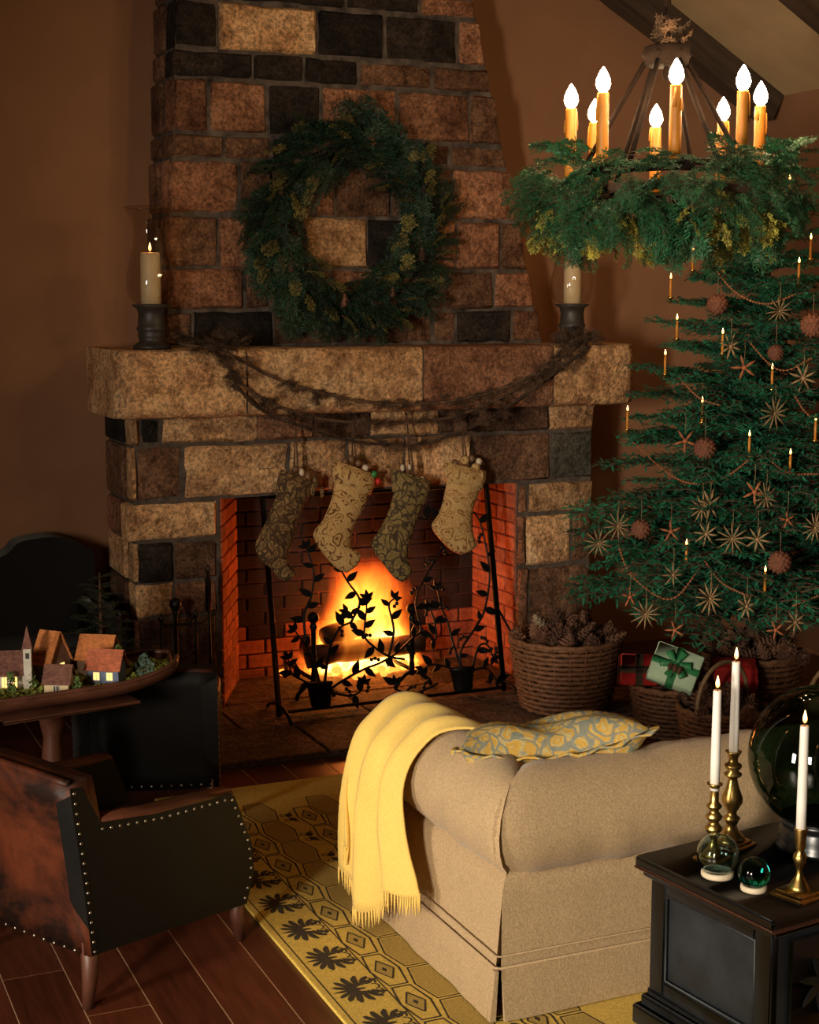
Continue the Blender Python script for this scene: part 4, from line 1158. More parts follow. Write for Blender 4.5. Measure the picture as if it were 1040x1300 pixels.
def sprig_mesh(name, L, nside, nl, step, mats, seed, w_=.0032, droop=.1, side_len=.45, stem=.004):
    rg = random.Random(seed); mb = MB(); n = 8
    def z_of(t): return L*(.04*math.sin(t*3) - droop*t*t)
    main = [Vector((L*i/n, L*.03*math.sin(i*1.3+seed), z_of(i/n))) for i in range(n+1)]
    mb.tube(main, [stem*(1-.75*i/n) for i in range(n+1)], 5)
    twig_needles(mb, main[1:], nl, step*1.2, w_, rg)
    for k in range(nside):
        t = .12+.82*(k+.5)/nside; i = min(n-1, int(t*n)); p = main[i].lerp(main[i+1], t*n-i)
        s_ = 1 if k % 2 else -1; l2 = L*side_len*(1-t*.72)*rg.uniform(.75,1.15); a = R(rg.uniform(38,62))*s_
        e = p + Vector((math.cos(a), math.sin(a), rg.uniform(-.22,.12)))*l2; mid = p.lerp(e,.5)+Vector((0,0,.05*l2))
        mb.tube([p,mid,e-Vector((0,0,.07*l2))], [stem*.5,stem*.4,stem*.2], 4, cap=False)
        twig_needles(mb, [p.lerp(mid,.1),mid,e-Vector((0,0,.07*l2))], nl, step, w_, rg)
    return mb.mesh(name, mats, False)
def orient(d, roll=0.0):
    """rotation that takes local +x to d with local z near up"""
    d = Vector(d).normalized(); u_ = Vector((0,0,1)); y_ = u_.cross(d)
    y_ = y_.normalized() if y_.length > 1e-3 else Vector((0,1,0)); z_ = d.cross(y_)
    m = Matrix((d, y_, z_)).transposed() @ Matrix.Rotation(roll, 3, 'X')
    return m.to_euler()
SPR = [sprig_mesh('sprig', .24, 13, .026, .0055, [M['twig'], M['needle']], 10+i, .0042, .25, .5, .003) for i in range(3)]
SPRD = [sprig_mesh('sprig', .24, 12, .030, .0060, [M['twig'], M['needle_dark']], 20+i, .0042, .15, .5, .003) for i in range(3)]
SPRG = [sprig_mesh('gold_sprig', .12, 9, .016, .005, [M['twig'], M['needle_gold']], 30+i, .0055, .15, .6, .003) for i in range(2)]
SPRO = [sprig_mesh('olive_sprig', .11, 9, .016, .005, [M['twig'], M['needle_olive']], 35+i, .0055, .15, .6, .003) for i in range(2)]
DRY = [sprig_mesh('dry_tuft', .085, 7, .020, .006, [M['dry'], M['dry']], 40+i, .0030, .1, .6, .0025) for i in range(2)]

# ------------------------------------------------------------------ pine cone
def cone_mesh(name, L, r_, mat, seed=1):
    rg = random.Random(seed); mb = MB(); N = 54
    mb.lathe([(0,0),(r_*.45,L*.12),(r_*.5,L*.4),(r_*.3,L*.8),(0,L)], 7, cap=False)
    for i in range(N):
        t = (i+.5)/N; a = i*2.39996; z_ = L*(.03+.92*t); rr = r_*math.sin(PI*(.22+.76*t)**.9)**.75
        o = Vector((math.cos(a),math.sin(a),0)); s_ = Vector((-o.y,o.x,0)); b = Vector((0,0,z_)); w_ = r_*.30*(1-.5*t)
        e = b + o*rr*rg.uniform(.92,1.08) + Vector((0,0,L*.05+ L*.10*t)); k = b.lerp(e,.7)
        mb.add([b+o*r_*.2, k+s_*w_, e, k-s_*w_, k-Vector((0,0,L*.03))], [(0,1,2,3),(0,4,1),(1,4,2),(2,4,3),(3,4,0)])
    return mb.mesh(name, mat, False)
CONE = cone_mesh('pine_cone', .085, .036, M['cone']); CONEP = cone_mesh('pine_cone', .10, .046, M['cone_pale'], 3)
CONEL = cone_mesh('pine_cone', .11, .046, M['cone'], 5)

# ------------------------------------------------------------------ wreath on the chimney breast
wc = at_y(440, 288, 7.14); wr = thing('evergreen_wreath', 'large dark evergreen wreath hung on the stone chimney', 'wreath', (wc.x,7.13,wc.z))
q = MB(); RW = .40
q.tube([(RW*math.cos(a*PI/20),0,RW*1.02*math.sin(a*PI/20)) for a in range(41)], .022, 6); q.build('ring', M['twig'], wr)
for k in range(290):
    a = 2*PI*k/290 + rng.uniform(-.03,.03); rad = Vector((math.cos(a),0,math.sin(a))); tg = Vector((-math.sin(a),0,math.cos(a)))
    io = (-1 if k % 3 == 0 else 1)
    d = tg*rng.uniform(.5,1)*(1 if k % 2 else 1) + rad*io*rng.uniform(.15,.95) + Vector((0,-1,0))*rng.uniform(.05,.55)
    p = rad*RW*rng.uniform(.84,1.10); p.y = rng.uniform(-.02,.0)
    gold = rng.random() < .17
    me = rng.choice(SPRO) if gold else rng.choice(SPRD)
    link('olive_sprig' if gold else 'sprig', me, wr, p + (Vector((0,-.07,0)) + rad*io*.06 if gold else Vector()), orient(d, rng.uniform(-.6,.6)), rng.uniform(.75,1.05))
for a in (20, 75, 160, 215, 262, 300, 335):
    a = R(a); p = Vector((math.cos(a),0,math.sin(a)))*RW; p.y = -.09; link('pine_cone', CONE, wr, p, orient((rng.uniform(-.5,.5),-1,rng.uniform(-.4,.4))), .8)

# ------------------------------------------------------------------ dried garland swags on the mantel
YG = 6.855
gar = [([(232,437),(285,448),(345,478),(400,497),(470,511),(540,513),(615,500),(672,478),(735,438)], 'uppermost dried brown garland swagged along the mantel front'),
       ([(285,445),(302,490),(335,522),(395,545),(450,560),(520,565),(575,552),(630,526),(690,484),(748,440)], 'lowest dried brown garland sagging below the mantel front'),
       ([(272,446),(322,500),(390,528),(470,537),(560,532),(630,508),(690,470),(722,438)], 'middle dried brown garland swagged across the mantel front')]
for path, lab in gar:
    P = bezier([at_y(x, y, YG + (.012 if y > 530 else 0)) for x, y in path], 8); o0 = (P[0]+P[-1])/2
    P = [P[0]+Vector((0,.10,.010))] + P + [P[-1]+Vector((0,.10,.010))]
    g = thing('dried_garland', lab, 'garland', o0, 0, 'dried garlands on the mantel')
    q = MB(); q.tube([p-o0 for p in P], .008, 5); q.build('vine', M['dry'], g)
    acc = 0
    for a, b in zip(P[1:], P[2:-1]):
        L = (b-a).length; acc += L
        while acc > .034:
            acc -= .034; d = (b-a).normalized()
            if math.sin(a.x*23+len(path))*math.sin(a.x*9.1+len(path)*2) < -.35: continue
            for _ in range(2):
                dd = d*rng.choice((-1,1))*rng.uniform(.5,1) + Vector((rng.uniform(-.5,.5), rng.uniform(-.55,-.0), rng.uniform(-.6,.5)))
                link('dry_tuft', rng.choice(DRY), g, a.lerp(b, rng.random())-o0, orient(dd, rng.uniform(-1,1)), rng.uniform(.45,.95))
    for e in (0,-1):
        for _ in range(14):
            link('dry_tuft', rng.choice(DRY), g, P[e]-o0+Vector((rng.uniform(-.06,.06), -rng.uniform(.05,.10), rng.uniform(.0,.02))), orient((rng.uniform(-1,1),rng.uniform(-.8,.2),rng.uniform(-.2,.7))), rng.uniform(.7,1.1))

# ------------------------------------------------------------------ chandelier
CH = at_d(843, 230, 5.5); CHZ = 2.42
vr = Vector((_r.x,_r.y,0)).normalized(); vf = Vector((_f.x,_f.y,0)).normalized()
chd = thing('chandelier', 'iron ring chandelier with eight amber candle lights', 'chandelier', (CH.x,CH.y,CHZ))
VO = math.atan2(843-520, FOC)      # the view to the lamp is turned by this from the camera axis
RC = .335; TL = .10                 # ring radius, slope of the hanging ring (side towards the sofa higher)
def on_ring(a, r_=RC, z_=0):
    d = vr*math.sin(a) - vf*math.cos(a); p = d*r_; return Vector((p.x, p.y, z_ + TL*math.cos(a)*r_))
q = MB(); q.tube([on_ring(2*PI*i/48) for i in range(49)], .014, 8, flat=1.6); q.build('ring', M['rust_iron'], chd)
bl = MB(); bl.lathe([(.009,0),(.0205,.014),(.0255,.028),(.0235,.044),(.0155,.064),(.006,.080),(0,.088)], 12, cap=False); BULB = bl.mesh('bulb', M['bulb'])
for k in range(8):
    a = R(6+45*k)-VO; p = on_ring(a)
    q = MB(); q.lathe([(.030,.0),(.034,.008),(.012,.014),(.012,.02)], 12, c=p); q.build('drip_pan', M['rust_iron'], chd)
    q = MB(); h = .258; rows = [(.0205,.016),(.0215,.08),(.0205,.15),(.0205,h-.006),(.0195,h),(.009,h)]
    q.lathe(rows, 14, c=p); sl = q.build('candle_sleeve', M['sleeve'], chd)
    for _ in range(3):
        aa = rng.uniform(0,6.28); l_ = rng.uniform(.03,.09); z1 = h-rng.uniform(0,.05); q = MB()
        q.tube([p+Vector((math.cos(aa)*.0205,math.sin(aa)*.0205,z1)), p+Vector((math.cos(aa)*.0225,math.sin(aa)*.0225,z1-l_*.6)), p+Vector((math.cos(aa)*.022,math.sin(aa)*.022,z1-l_))], [.003,.0045,.005], 6); q.build('wax_drip', M['sleeve'], sl)
    link('bulb', BULB, chd, p+Vector((0,0,h)))
HUBZ = .435
q = MB(); q.lathe([(.066,HUBZ-.035),(.080,HUBZ-.03),(.082,HUBZ+.03),(.070,HUBZ+.035),(.02,HUBZ+.045),(.012,HUBZ+.07),(0,HUBZ+.07)], 16); q.build('hub', M['rust_iron'], chd)
q = MB(); q.lathe([(0,HUBZ-.085),(.010,HUBZ-.08),(.014,HUBZ-.06),(.008,HUBZ-.036)], 8); q.build('hub_drop', M['rust_iron'], chd)
for k in range(6):
    a = R(28+60*k); t_ = on_ring(a, .075, HUBZ-.02-TL*math.cos(a)*.075); b_ = on_ring(a, RC-.02)
    q = MB(); q.tube([t_, t_.lerp(b_,.5), b_], .0095, 7); q.build('rod', M['rust_iron'], chd)
    q = MB(); q.ball(t_+Vector((0,0,.025)), .014, 7); q.build('rivet', M['rust_iron'], chd)
ztop = zc(CH.x) - CHZ; z_ = HUBZ+.062; k = 0
while z_ < ztop-.02:
    q = MB(); w_ = (1,0) if k % 2 else (0,1)
    q.tube([Vector((w_[0]*.014*math.cos(i*PI/6), w_[1]*.014*math.cos(i*PI/6), z_+.024+.028*math.sin(i*PI/6))) for i in range(13)], .0045, 6); q.build('chain_link', M['rust_iron'], chd)
    z_ += .044; k += 1
q = MB(); q.lathe([(.05,ztop+.03),(.05,ztop-.012),(.012,ztop-.03),(0,ztop-.03)], 14); q.build('ceiling_rose', M['rust_iron'], chd)
for _ in range(16):   # greenery wired on the chain and hub is dry and dark
    link('dry_sprig', rng.choice(DRY), chd, (rng.uniform(-.05,.05),rng.uniform(-.05,.05),HUBZ+rng.uniform(.0,.12)), orient((rng.uniform(-1,1),rng.uniform(-1,1),rng.uniform(-.3,1))), .8)
# evergreen garland wound on the ring
eg = thing('chandelier_garland', 'thick fresh evergreen garland wound round the chandelier ring', 'garland', (CH.x,CH.y,CHZ-.09))
for k in range(350):
    a = 2*PI*k/350 + rng.uniform(-.05,.05); c_ = on_ring(a, RC+.02, -.0); out = on_ring(a, 1); out.z = 0; tg = Vector((-out.y,out.x,0))
    ph = rng.uniform(-2.6,1.05); rr = rng.uniform(.02,.085)
    n_ = out*math.cos(ph) + Vector((0,0,1))*math.sin(ph)
    p = c_ + n_*rr + Vector((0,0,rng.uniform(-.05,.045)+.06))
    d = n_*rng.uniform(.25,.8) + tg*rng.choice((-1,1))*rng.uniform(.2,1.0) + Vector((0,0,-rng.uniform(.05,.55)))
    gold = ph < -.7 and rng.random() < .62
    link('gold_sprig' if gold else 'sprig', rng.choice(SPRG) if gold else rng.choice(SPR), eg, p+(n_*.07 if gold else Vector((0,0,0))), orient(d, rng.uniform(-.5,.5)), rng.uniform(.58,.82))
for k in range(36):       # long trailing ends
    a = rng.uniform(0,2*PI) if k > 8 else R(rng.uniform(-12,8)); out = on_ring(a,1); out.z = 0
    link('sprig', rng.choice(SPR), eg, on_ring(a, RC+.03)+Vector((0,0,-.02)), orient(out*rng.uniform(.1,.5)+Vector((rng.uniform(-.2,.2),rng.uniform(-.2,.2),-1)), rng.uniform(-1,1)), rng.uniform(.75,1.0) if k < 9 else rng.uniform(.55,.75))
q = MB(); q.tube([on_ring(2*PI*i/40, RC+.02, .02) for i in range(41)], .02, 6); q.build('vine', M['twig'], eg)

# ------------------------------------------------------------------ Christmas tree
TX, TY, TZT = 4.36, 5.86, 2.78
tree = thing('christmas_tree', 'tall loose-branched fir Christmas tree beside the fireplace', 'christmas tree', (TX,TY,0))
def TR_(z_): return .93*max(0.0,(TZT-z_)/2.05)**.62 if z_ > .7 else .93
q = MB(); q.tube([(0,0,.02),(.01,0,.6),(-.01,.01,1.4),(.005,0,2.1),(0,0,2.72)], [.052,.045,.034,.02,.006], 10); q.build('trunk', M['twig'], tree)
BRM = [sprig_mesh('branch', 1.0, 22, .050, .0155, [M['twig'], M['needle_tree']], 60+i, .0120, .10, .40, .010) for i in range(5)]
BRS = [sprig_mesh('branch', 1.0, 14, .088, .028, [M['twig'], M['needle_tree']], 80+i, .021, .12, .42, .014) for i in range(3)]
nb = 0
for lv in range(20):
    z_ = .60 + 2.02*lv/19; n = 8 if lv < 11 else 7 if lv < 16 else 5; off = lv*1.1
    for k in range(n):
        a = off + 2*PI*k/n + rng.uniform(-.16,.16); L = TR_(z_)*rng.uniform(.78,1.08)
        rise = .10 + .30*(lv/19) + rng.uniform(-.08,.08)
        d = Vector((math.cos(a), math.sin(a), rise)); me = rng.choice(BRM) if L > .42 else rng.choice(BRS)
        link('branch', me, tree, (0,0,z_-rise*L*.55), orient(d, rng.uniform(-.25,.25)), L/math.sqrt(1+rise*rise)); nb += 1
for k in range(5):
    a = k*1.3; link('branch', rng.choice(BRS), tree, (0,0,2.52), orient((math.cos(a)*.5,math.sin(a)*.5,.75)), .24)
def tree_hit(x, y, k_=1.0):
    """first point along the view through (x, y) that lies on the tree's outline"""
    d = ray(x, y).normalized(); t_ = 4.5
    while t_ < 8.5:
        p = Vector((0,0,EYE)) + d*t_
        if p.z > .3 and math.hypot(p.x-TX, p.y-TY) < TR_(p.z)*k_: return p
        t_ += .01
    # grazing the outline: closest approach to the trunk
    return min((Vector((0,0,EYE))+d*(4.5+.02*i) for i in range(200)), key=lambda p: math.hypot(p.x-TX,p.y-TY))
def support(p, dz=0):
    """a branch that reaches to the ornament, so that it is carried by the tree"""
    q_ = Vector((p.x-TX, p.y-TY, p.z-dz)); h_ = math.hypot(q_.x,q_.y); s_ = Vector((0,0,q_.z - h_*rng.uniform(.05,.25)))
    d = q_-s_; L = d.length; me = rng.choice(BRM) if L > .42 else rng.choice(BRS)
    link('branch', me, tree, s_, orient(d + Vector((0,0,.08*L)), rng.uniform(-.2,.2)), L*1.03)
# little lit candles
clm = MB(); clm.lathe([(.004,-.03),(.005,-.012),(.013,-.006),(.014,0),(.006,.002)], 8); CLIP = clm.mesh('clip', M['brass'])
cwx = MB(); cwx.lathe([(.0058,0),(.0055,.075),(0,.077)], 8); TWAX = cwx.mesh('wax', M['sleeve'])
for (x, y) in ((880,315),(852,350),(860,402),(845,447),(797,518),(892,507),(981,465),(952,550),(1004,573),(1036,530),(872,688),(972,722),(1003,225),(1030,300),(1015,330),(918,420)):
    p = tree_hit(x, y, .98); p.z -= .095
    c = thing('tree_candle', 'tiny lit amber candle clipped to a branch of the Christmas tree', 'candle', p, 0, 'candles on the Christmas tree')
    link('clip', CLIP, c, (0,0,0)); link('wax', TWAX, c, (0,0,.001)); link('wick', WICK, c, (0,0,.078)); link('flame', FLAME, c, (0,0,.081), (0,0,0), .85)
    support(p, .02)
# straw stars
def star_mesh(n, r_, w_, mat):
    mb = MB()
    for k in range(n):
        a = 2*PI*k/n; d = Vector((math.cos(a),0,math.sin(a))); s_ = Vector((-d.z,0,d.x))
        mb.tube([d*.004, d*r_*.55, d*r_], [w_*.6,w_*1.25,w_*.25], 5)
    mb.ball((0,0,0), w_*2.2, 6); return mb.mesh('straws', mat)
STARS = [star_mesh(12,.085,.0042,M['straw']), star_mesh(8,.075,.0058,M['straw']), star_mesh(5,.062,.0062,M['straw_red'])]
cord = MB(); cord.tube([(0,0,0),(.002,0,.05),(0,0,.09)], .0014, 4); CORD = cord.mesh('cord', M['straw'])
SL = ['many-rayed straw star hanging on the Christmas tree','broad-rayed straw star hanging on the Christmas tree','five-pointed rust coloured star hanging on the Christmas tree']
for (x, y, kd) in ((785,668,0),(902,640,1),(973,632,0),(897,678,1),(930,684,0),(962,685,1),(852,675,2),(800,758,2),(857,800,2),(902,760,0),(855,730,1),(948,770,1),(990,395,0),(928,440,1),(984,525,0),(870,560,2),(945,467,2),(1035,670,0),(1010,790,1),(985,800,2),(760,690,0),(820,780,0),(958,625,2),(892,645,0),(1020,480,1),(1000,660,2)):
    p = tree_hit(x, y, 1.03)
    st = thing('straw_star', SL[kd], 'star ornament', p, rng.uniform(-.5,.1), SL[kd].split(' hanging')[0]+'s')
    link('straws', STARS[kd], st, (0,0,0), (rng.uniform(-.2,.2),rng.uniform(0,1),0), rng.uniform(.68,.92)); link('cord', CORD, st, (0,0,.03))
    support(p, -.115)
# round cone-covered balls
bc = MB(); rg = random.Random(4)
bc.ball((0,0,0), .038, 12)
for i in range(70):
    zz_ = 1-2*(i+.5)/70; a = i*2.39996; s_ = math.sqrt(1-zz_*zz_); nrm = Vector((s_*math.cos(a),s_*math.sin(a),zz_)); tg = nrm.orthogonal().normalized(); b2 = nrm.cross(tg)
    bc.add([nrm*.036+tg*.009, nrm*.036+b2*.009, nrm*.036-tg*.009, nrm*.036-b2*.009, nrm*.049], [(0,1,4),(1,2,4),(2,3,4),(3,0,4)])
BALL = bc.mesh('scales', M['cone_rust'])
for (x, y, s_) in ((911,387,1.05),(1032,413,1.2),(895,570,1.1),(814,672,1.0),(990,714,1.1),(985,448,.8)):
    p = tree_hit(x, y, .99)
    b = thing('cone_ball', 'round brown ball of cone scales hanging on the Christmas tree', 'ball ornament', p, 0, 'cone balls on the Christmas tree')
    link('scales', BALL, b, (0,0,0), (0,0,0), s_); link('cord', CORD, b, (0,0,.04)); support(p, -.125)
# bead strings
for path in ([(908,342),(935,372),(972,386),(1010,374)],[(948,430),(978,463),(1000,470),(1030,455)],[(862,480),(888,505),(915,515)],[(800,558),(850,602),(885,614),(925,603),(955,580)],[(970,578),(1000,600),(1038,602)],[(784,690),(800,728),(835,757),(860,757),(888,722)],[(893,710),(917,740),(950,757)],[(1005,770),(1038,757)],[(1008,500),(1020,520),(1030,530)]):
    P = bezier([tree_hit(x, y, 1.02) for x, y in path], 10); o0 = P[len(P)//2]
    b = thing('bead_string', 'russet bead string swagged across the Christmas tree', 'bead string', o0, 0, 'bead strings on the Christmas tree')
    q = MB()
    q.tube([p-o0 for p in P], .0022, 4); q.build('thread', M['bead'], b)
    q = MB(); acc = 0
    for a, c_ in zip(P, P[1:]):
        acc += (c_-a).length
        if acc > .0115: acc = 0; q.ball(c_-o0, .0058, 5)
    tag(q.build('beads', M['bead'], b), kind='stuff')
    support(P[0]); support(P[-1])
# gold paper bird high on the tree, cones among the top twigs
M['gold_paper'] = plain('gold_paper', (.58,.33,.07), .45, .2, 12, .1)
p = tree_hit(905, 335, 1.0); bd = thing('paper_ribbon', 'curled gold paper ornament near the top of the tree', 'ornament', p)
q = MB(); rows = []
for i in range(9):
    t_ = i/8; c_ = Vector((-.06+.14*t_, 0, .07-.11*t_+.03*math.sin(t_*5))); w_ = .022*math.sin(PI*min(.98,t_+.08))+.004; rows.append([c_+Vector((0,-.012,w_)), c_, c_+Vector((.004,-.012,-w_))])
q.grid(rows); o = q.build('curl', M['gold_paper'], bd); so = o.modifiers.new('thickness','SOLIDIFY'); so.thickness = .003
q = MB(); q.tube([(.0,.0,.03),(.02,0,.08),(.015,0,.11)], [.008,.013,.002], 6); q.build('tip', M['gold_paper'], bd); support(p)
p = at_d(975, 190, 6.9); pc = tag(link('pine_cone', CONE, None, p, (0,R(170),0)), 'single brown pine cone on the topmost twigs of the tree', 'pine cone'); support(p - Vector((0,0,.09)))
for (x, y) in ((1040,190),(960,170),(1000,205)):
    p = at_d(x, y, 6.9); support(p)

# ------------------------------------------------------------------ dark potted fir beside the settee
pt = thing('potted_fir', 'small dark potted fir between settee and fireplace', 'potted plant', (1.37,6.40,.0))
q = MB(); q.lathe([(0,0),(.085,0),(.11,.18),(.118,.185),(.118,.20),(.10,.20),(0,.19)], 18); q.build('pot', M['pewter'], pt)
q = MB(); q.tube([(0,0,.18),(0,0,.85)], [.016,.004], 7); q.build('trunk', M['twig'], pt)
DB = [sprig_mesh('branch', .3, 11, .03, .010, [M['twig'], M['needle_dark']], 90+i, .006, .15, .45, .005) for i in range(2)]
for k in range(56):
    z_ = .26+.58*k/56; a = k*2.39996; link('branch', rng.choice(DB), pt, (0,0,z_), orient((math.cos(a),math.sin(a),.25)), (1.0-.85*(k/56))*.75+.12)

# ------------------------------------------------------------------ miniature village on the tray
M['moss'] = plain('moss', (.26,.27,.05), .95, .55, 60, .3, .004)
M['roof_orange'] = plain('orange_shingle', (.60,.21,.06), .85, .35, 70, .5, .003)
M['roof_red'] = plain('red_shingle', (.52,.15,.07), .85, .35, 70, .5, .003)
M['roof_brown'] = plain('brown_shingle', (.20,.085,.06), .85, .5, 70, .5, .003)
M['wall_cream'] = plain('cream_house_wall', (.62,.47,.27), .8, .1, 40)
M['wall_white'] = plain('white_house_wall', (.66,.60,.50), .8, .1, 40)
M['wall_blue'] = plain('blue_house_wall', (.12,.155,.24), .8, .25, 40)
M['wall_brown'] = plain('brown_house_wall', (.24,.135,.08), .8, .3, 40)
M['lit_pane'] = emit('lit_window_pane', (1.0,.58,.16), 2.2)
M['frame_white'] = plain('white_window_frame', (.70,.62,.50), .7, .1, 40)
M['bush_blue'] = plain('blue_green_bush', (.11,.17,.13), .9, .3, 40)
M['bush_green'] = plain('green_bush', (.13,.21,.05), .9, .4, 40)
def tray_z(x):   # moss surface height above the tray for a local x
    return .030 + .075*max(0,abs(x/.5)-.45)**1.4
ms = MB(); rg = random.Random(9)
rows = []
for i in range(41):
    t_ = -1+2*i/40; hw_, up = boat(t_*.97); rows.append([(t_*.485, hw_*.90*(-1+2*j/10), tray_z(t_*.485)+rg.uniform(-.004,.006)-(.010 if j in (0,10) else 0)) for j in range(11)])
ms.grid(rows)
for k in range(1500):
    t_ = rg.uniform(-.95,.95); hw_, up = boat(t_); x = t_*.485; y = hw_*rg.uniform(-.98,.92); s_ = rg.uniform(.006,.015); z_ = tray_z(x)
    a = rg.uniform(0,6.28); c_ = Vector((x,y,z_)); d1 = Vector((math.cos(a),math.sin(a),.3))*s_; d2 = Vector((-math.sin(a),math.cos(a),.3))*s_
    ms.add([c_-d1*.5, c_+d2, c_+d1+Vector((0,0,s_*.9)), c_-d2+Vector((0,0,s_*.5))], [(0,1,2),(0,2,3),(0,3,1)])
mo = ms.build('moss', M['moss'], None, False, loc=(.93,5.33,.6185), rot=(0,0,TR)); tag(mo, 'yellow green moss filling the wooden tray', 'moss', kind='stuff')
TRM = Matrix.Translation((.93,5.33,.617)) @ Matrix.Rotation(TR,4,'Z')
def village_pos(px_, py_, D):
    p = at_d(px_, py_, D); l_ = TRM.inverted() @ p; return p.x, p.y, .617 + tray_z(l_.x) + .004
def house(name, label, loc, rz, L, D, H, RH, wall, roof, wins=(), gable_wins=(), cat='model house', over=.008):
    h = thing(name, label, cat, loc, rz, 'miniature houses on the tray')
    q = MB(); q.prism([(-D/2,0),(D/2,0),(D/2,H),(0,H+RH),(-D/2,H)], L, org=(-L/2,0,0), ax=(0,1,0), az=(1,0,0)); q.build('walls', wall, h, False)
    for s_ in (-1,1):
        q = MB(); sl = math.hypot(D/2, RH); n = Vector((0, s_*RH, D/2)).normalized(); o0 = Vector((0,0,H+RH+.002)); dn = Vector((0, s_*D/2, -RH)).normalized()
        nr = 6
        rf = MB()
        for r_ in range(nr):
            a = o0+dn*(sl+over)*r_/nr; b = o0+dn*(sl+over)*((r_+1)/nr+.03); t0 = n*.002; t1 = n*.0045
            x0, x1 = -L/2-over, L/2+over
            rf.add([a+t0+Vector((x0,0,0)), a+t0+Vector((x1,0,0)), b+t1+Vector((x1,0,0)), b+t1+Vector((x0,0,0)), a-n*.002+Vector((x0,0,0)), a-n*.002+Vector((x1,0,0)), b+Vector((x1,0,0)), b+Vector((x0,0,0))],
                   [(0,1,2,3),(7,6,5,4),(3,2,6,7),(0,4,5,1),(0,3,7,4),(1,5,6,2)])
        rf.build('roof', roof, h, False)
    for (x, z_, w_, hh, lit) in wins:
        q = MB(); q.box((x-w_/2-.002,-D/2-.003,z_-.002),(x+w_/2+.002,-D/2,z_+hh+.002)); f_ = q.build('window', M['frame_white'], h, False)
        q = MB(); q.box((x-w_/2,-D/2-.0045,z_),(x+w_/2,-D/2-.002,z_+hh)); q.build('pane', M['lit_pane' if lit else 'pewter'], f_, False)
        q = MB(); q.box((x-.001,-D/2-.0055,z_),(x+.001,-D/2-.003,z_+hh)); q.build('glazing_bar', M['frame_white'], f_, False)
    for (y, z_, w_, hh, lit) in gable_wins:
        q = MB(); q.box((L/2,y-w_/2-.002,z_-.002),(L/2+.003,y+w_/2+.002,z_+hh+.002)); f_ = q.build('window', M['frame_white'], h, False)
        q = MB(); q.box((L/2+.002,y-w_/2,z_),(L/2+.0045,y+w_/2,z_+hh)); q.build('pane', M['lit_pane' if lit else 'pewter'], f_, False)
    return h
house('model_house', 'miniature blue walled house with red roof and lit windows', village_pos(136,872,5.45), R(-32), .115,.085,.058,.060, M['wall_blue'], M['roof_red'], [(-.022,.020,.020,.026,1),(.026,.020,.020,.026,1)])
house('model_house', 'miniature barn with orange roof behind the blue house', village_pos(126,858,5.60), R(-32), .12,.12,.062,.075, M['wall_brown'], M['roof_orange'])
house('model_house', 'miniature low cream cottage with dark brown roof', village_pos(76,882,5.32), R(-28), .085,.075,.040,.055, M['wall_cream'], M['roof_brown'], [(0,.004,.018,.026,0)])
house('model_house', 'miniature tall steep house with orange brown roof', village_pos(66,862,5.52), R(-48), .075,.12,.065,.105, M['wall_brown'], M['roof_orange'], [(0,.02,.018,.03,0)], [(.010,.030,.022,.026,1)])
chx = village_pos(10,884,5.40)
chh = house('model_church', 'miniature white church with brown roof and lit windows', chx, R(-14), .15,.10,.055,.070, M['wall_white'], M['roof_brown'], [(-.04,.008,.016,.036,1),(-.005,.008,.016,.036,1),(.03,.008,.016,.036,1)], cat='model church')
q = MB(); q.cbox((.062,-.062,0),(.090,-.034,.145),.002); tw = q.build('tower', M['wall_white'], chh, False)
q = MB(); q.box((.070,-.064,.110),(.082,-.060,.130)); q.build('belfry_opening', M['pewter'], tw, False)
q = MB(); q.add([(.058,-.066,.145),(.094,-.066,.145),(.094,-.030,.145),(.058,-.030,.145),(.076,-.048,.225)], [(0,1,4),(1,2,4),(2,3,4),(3,0,4),(3,2,1,0)]); q.build('spire', M['roof_brown'], chh, False)
def bush(label, loc, r_, h, mat, seed, n=110):
    rg = random.Random(seed); mb = MB()
    for _ in range(n):
        a = rg.uniform(0,6.28); t_ = rg.random(); rr = r_*math.sqrt(rg.random())*math.sin(PI*(.25+.7*t_)); c_ = Vector((rr*math.cos(a), rr*math.sin(a), h*t_)); s_ = rg.uniform(.005,.011)
        d1 = Vector((rg.uniform(-1,1),rg.uniform(-1,1),rg.uniform(-.3,1)))*s_; d2 = Vector((rg.uniform(-1,1),rg.uniform(-1,1),rg.uniform(-.3,1)))*s_
        mb.add([c_-d1, c_+d2, c_+d1, c_-d2], [(0,1,2,3)])
    o = thing('model_bush', label, 'model bush', loc, 0, 'miniature bushes on the tray')
    mb.build('foliage', mat, o, False); q = MB(); q.tube([(0,0,-.008),(0,0,h*.7)], [.003,.0015], 5); q.build('stem', M['twig'], o)
bush('miniature blue grey bush at the end of the tray', village_pos(184,866,5.52), .036,.075, M['bush_blue'], 1, 170)
bush('miniature bright green climber beside the cream cottage', village_pos(98,884,5.31), .017,.055, M['bush_green'], 2)
bush('miniature dark green bush between the church and the tall house', village_pos(40,874,5.36), .020,.060, M['bush_green'], 3)
bush('miniature slim shrub in front of the white church', village_pos(14,882,5.30), .014,.075, M['bush_green'], 4, 80)
bush('miniature upright tree behind the orange barn', village_pos(152,850,5.55), .020,.11, M['bush_green'], 5, 120)

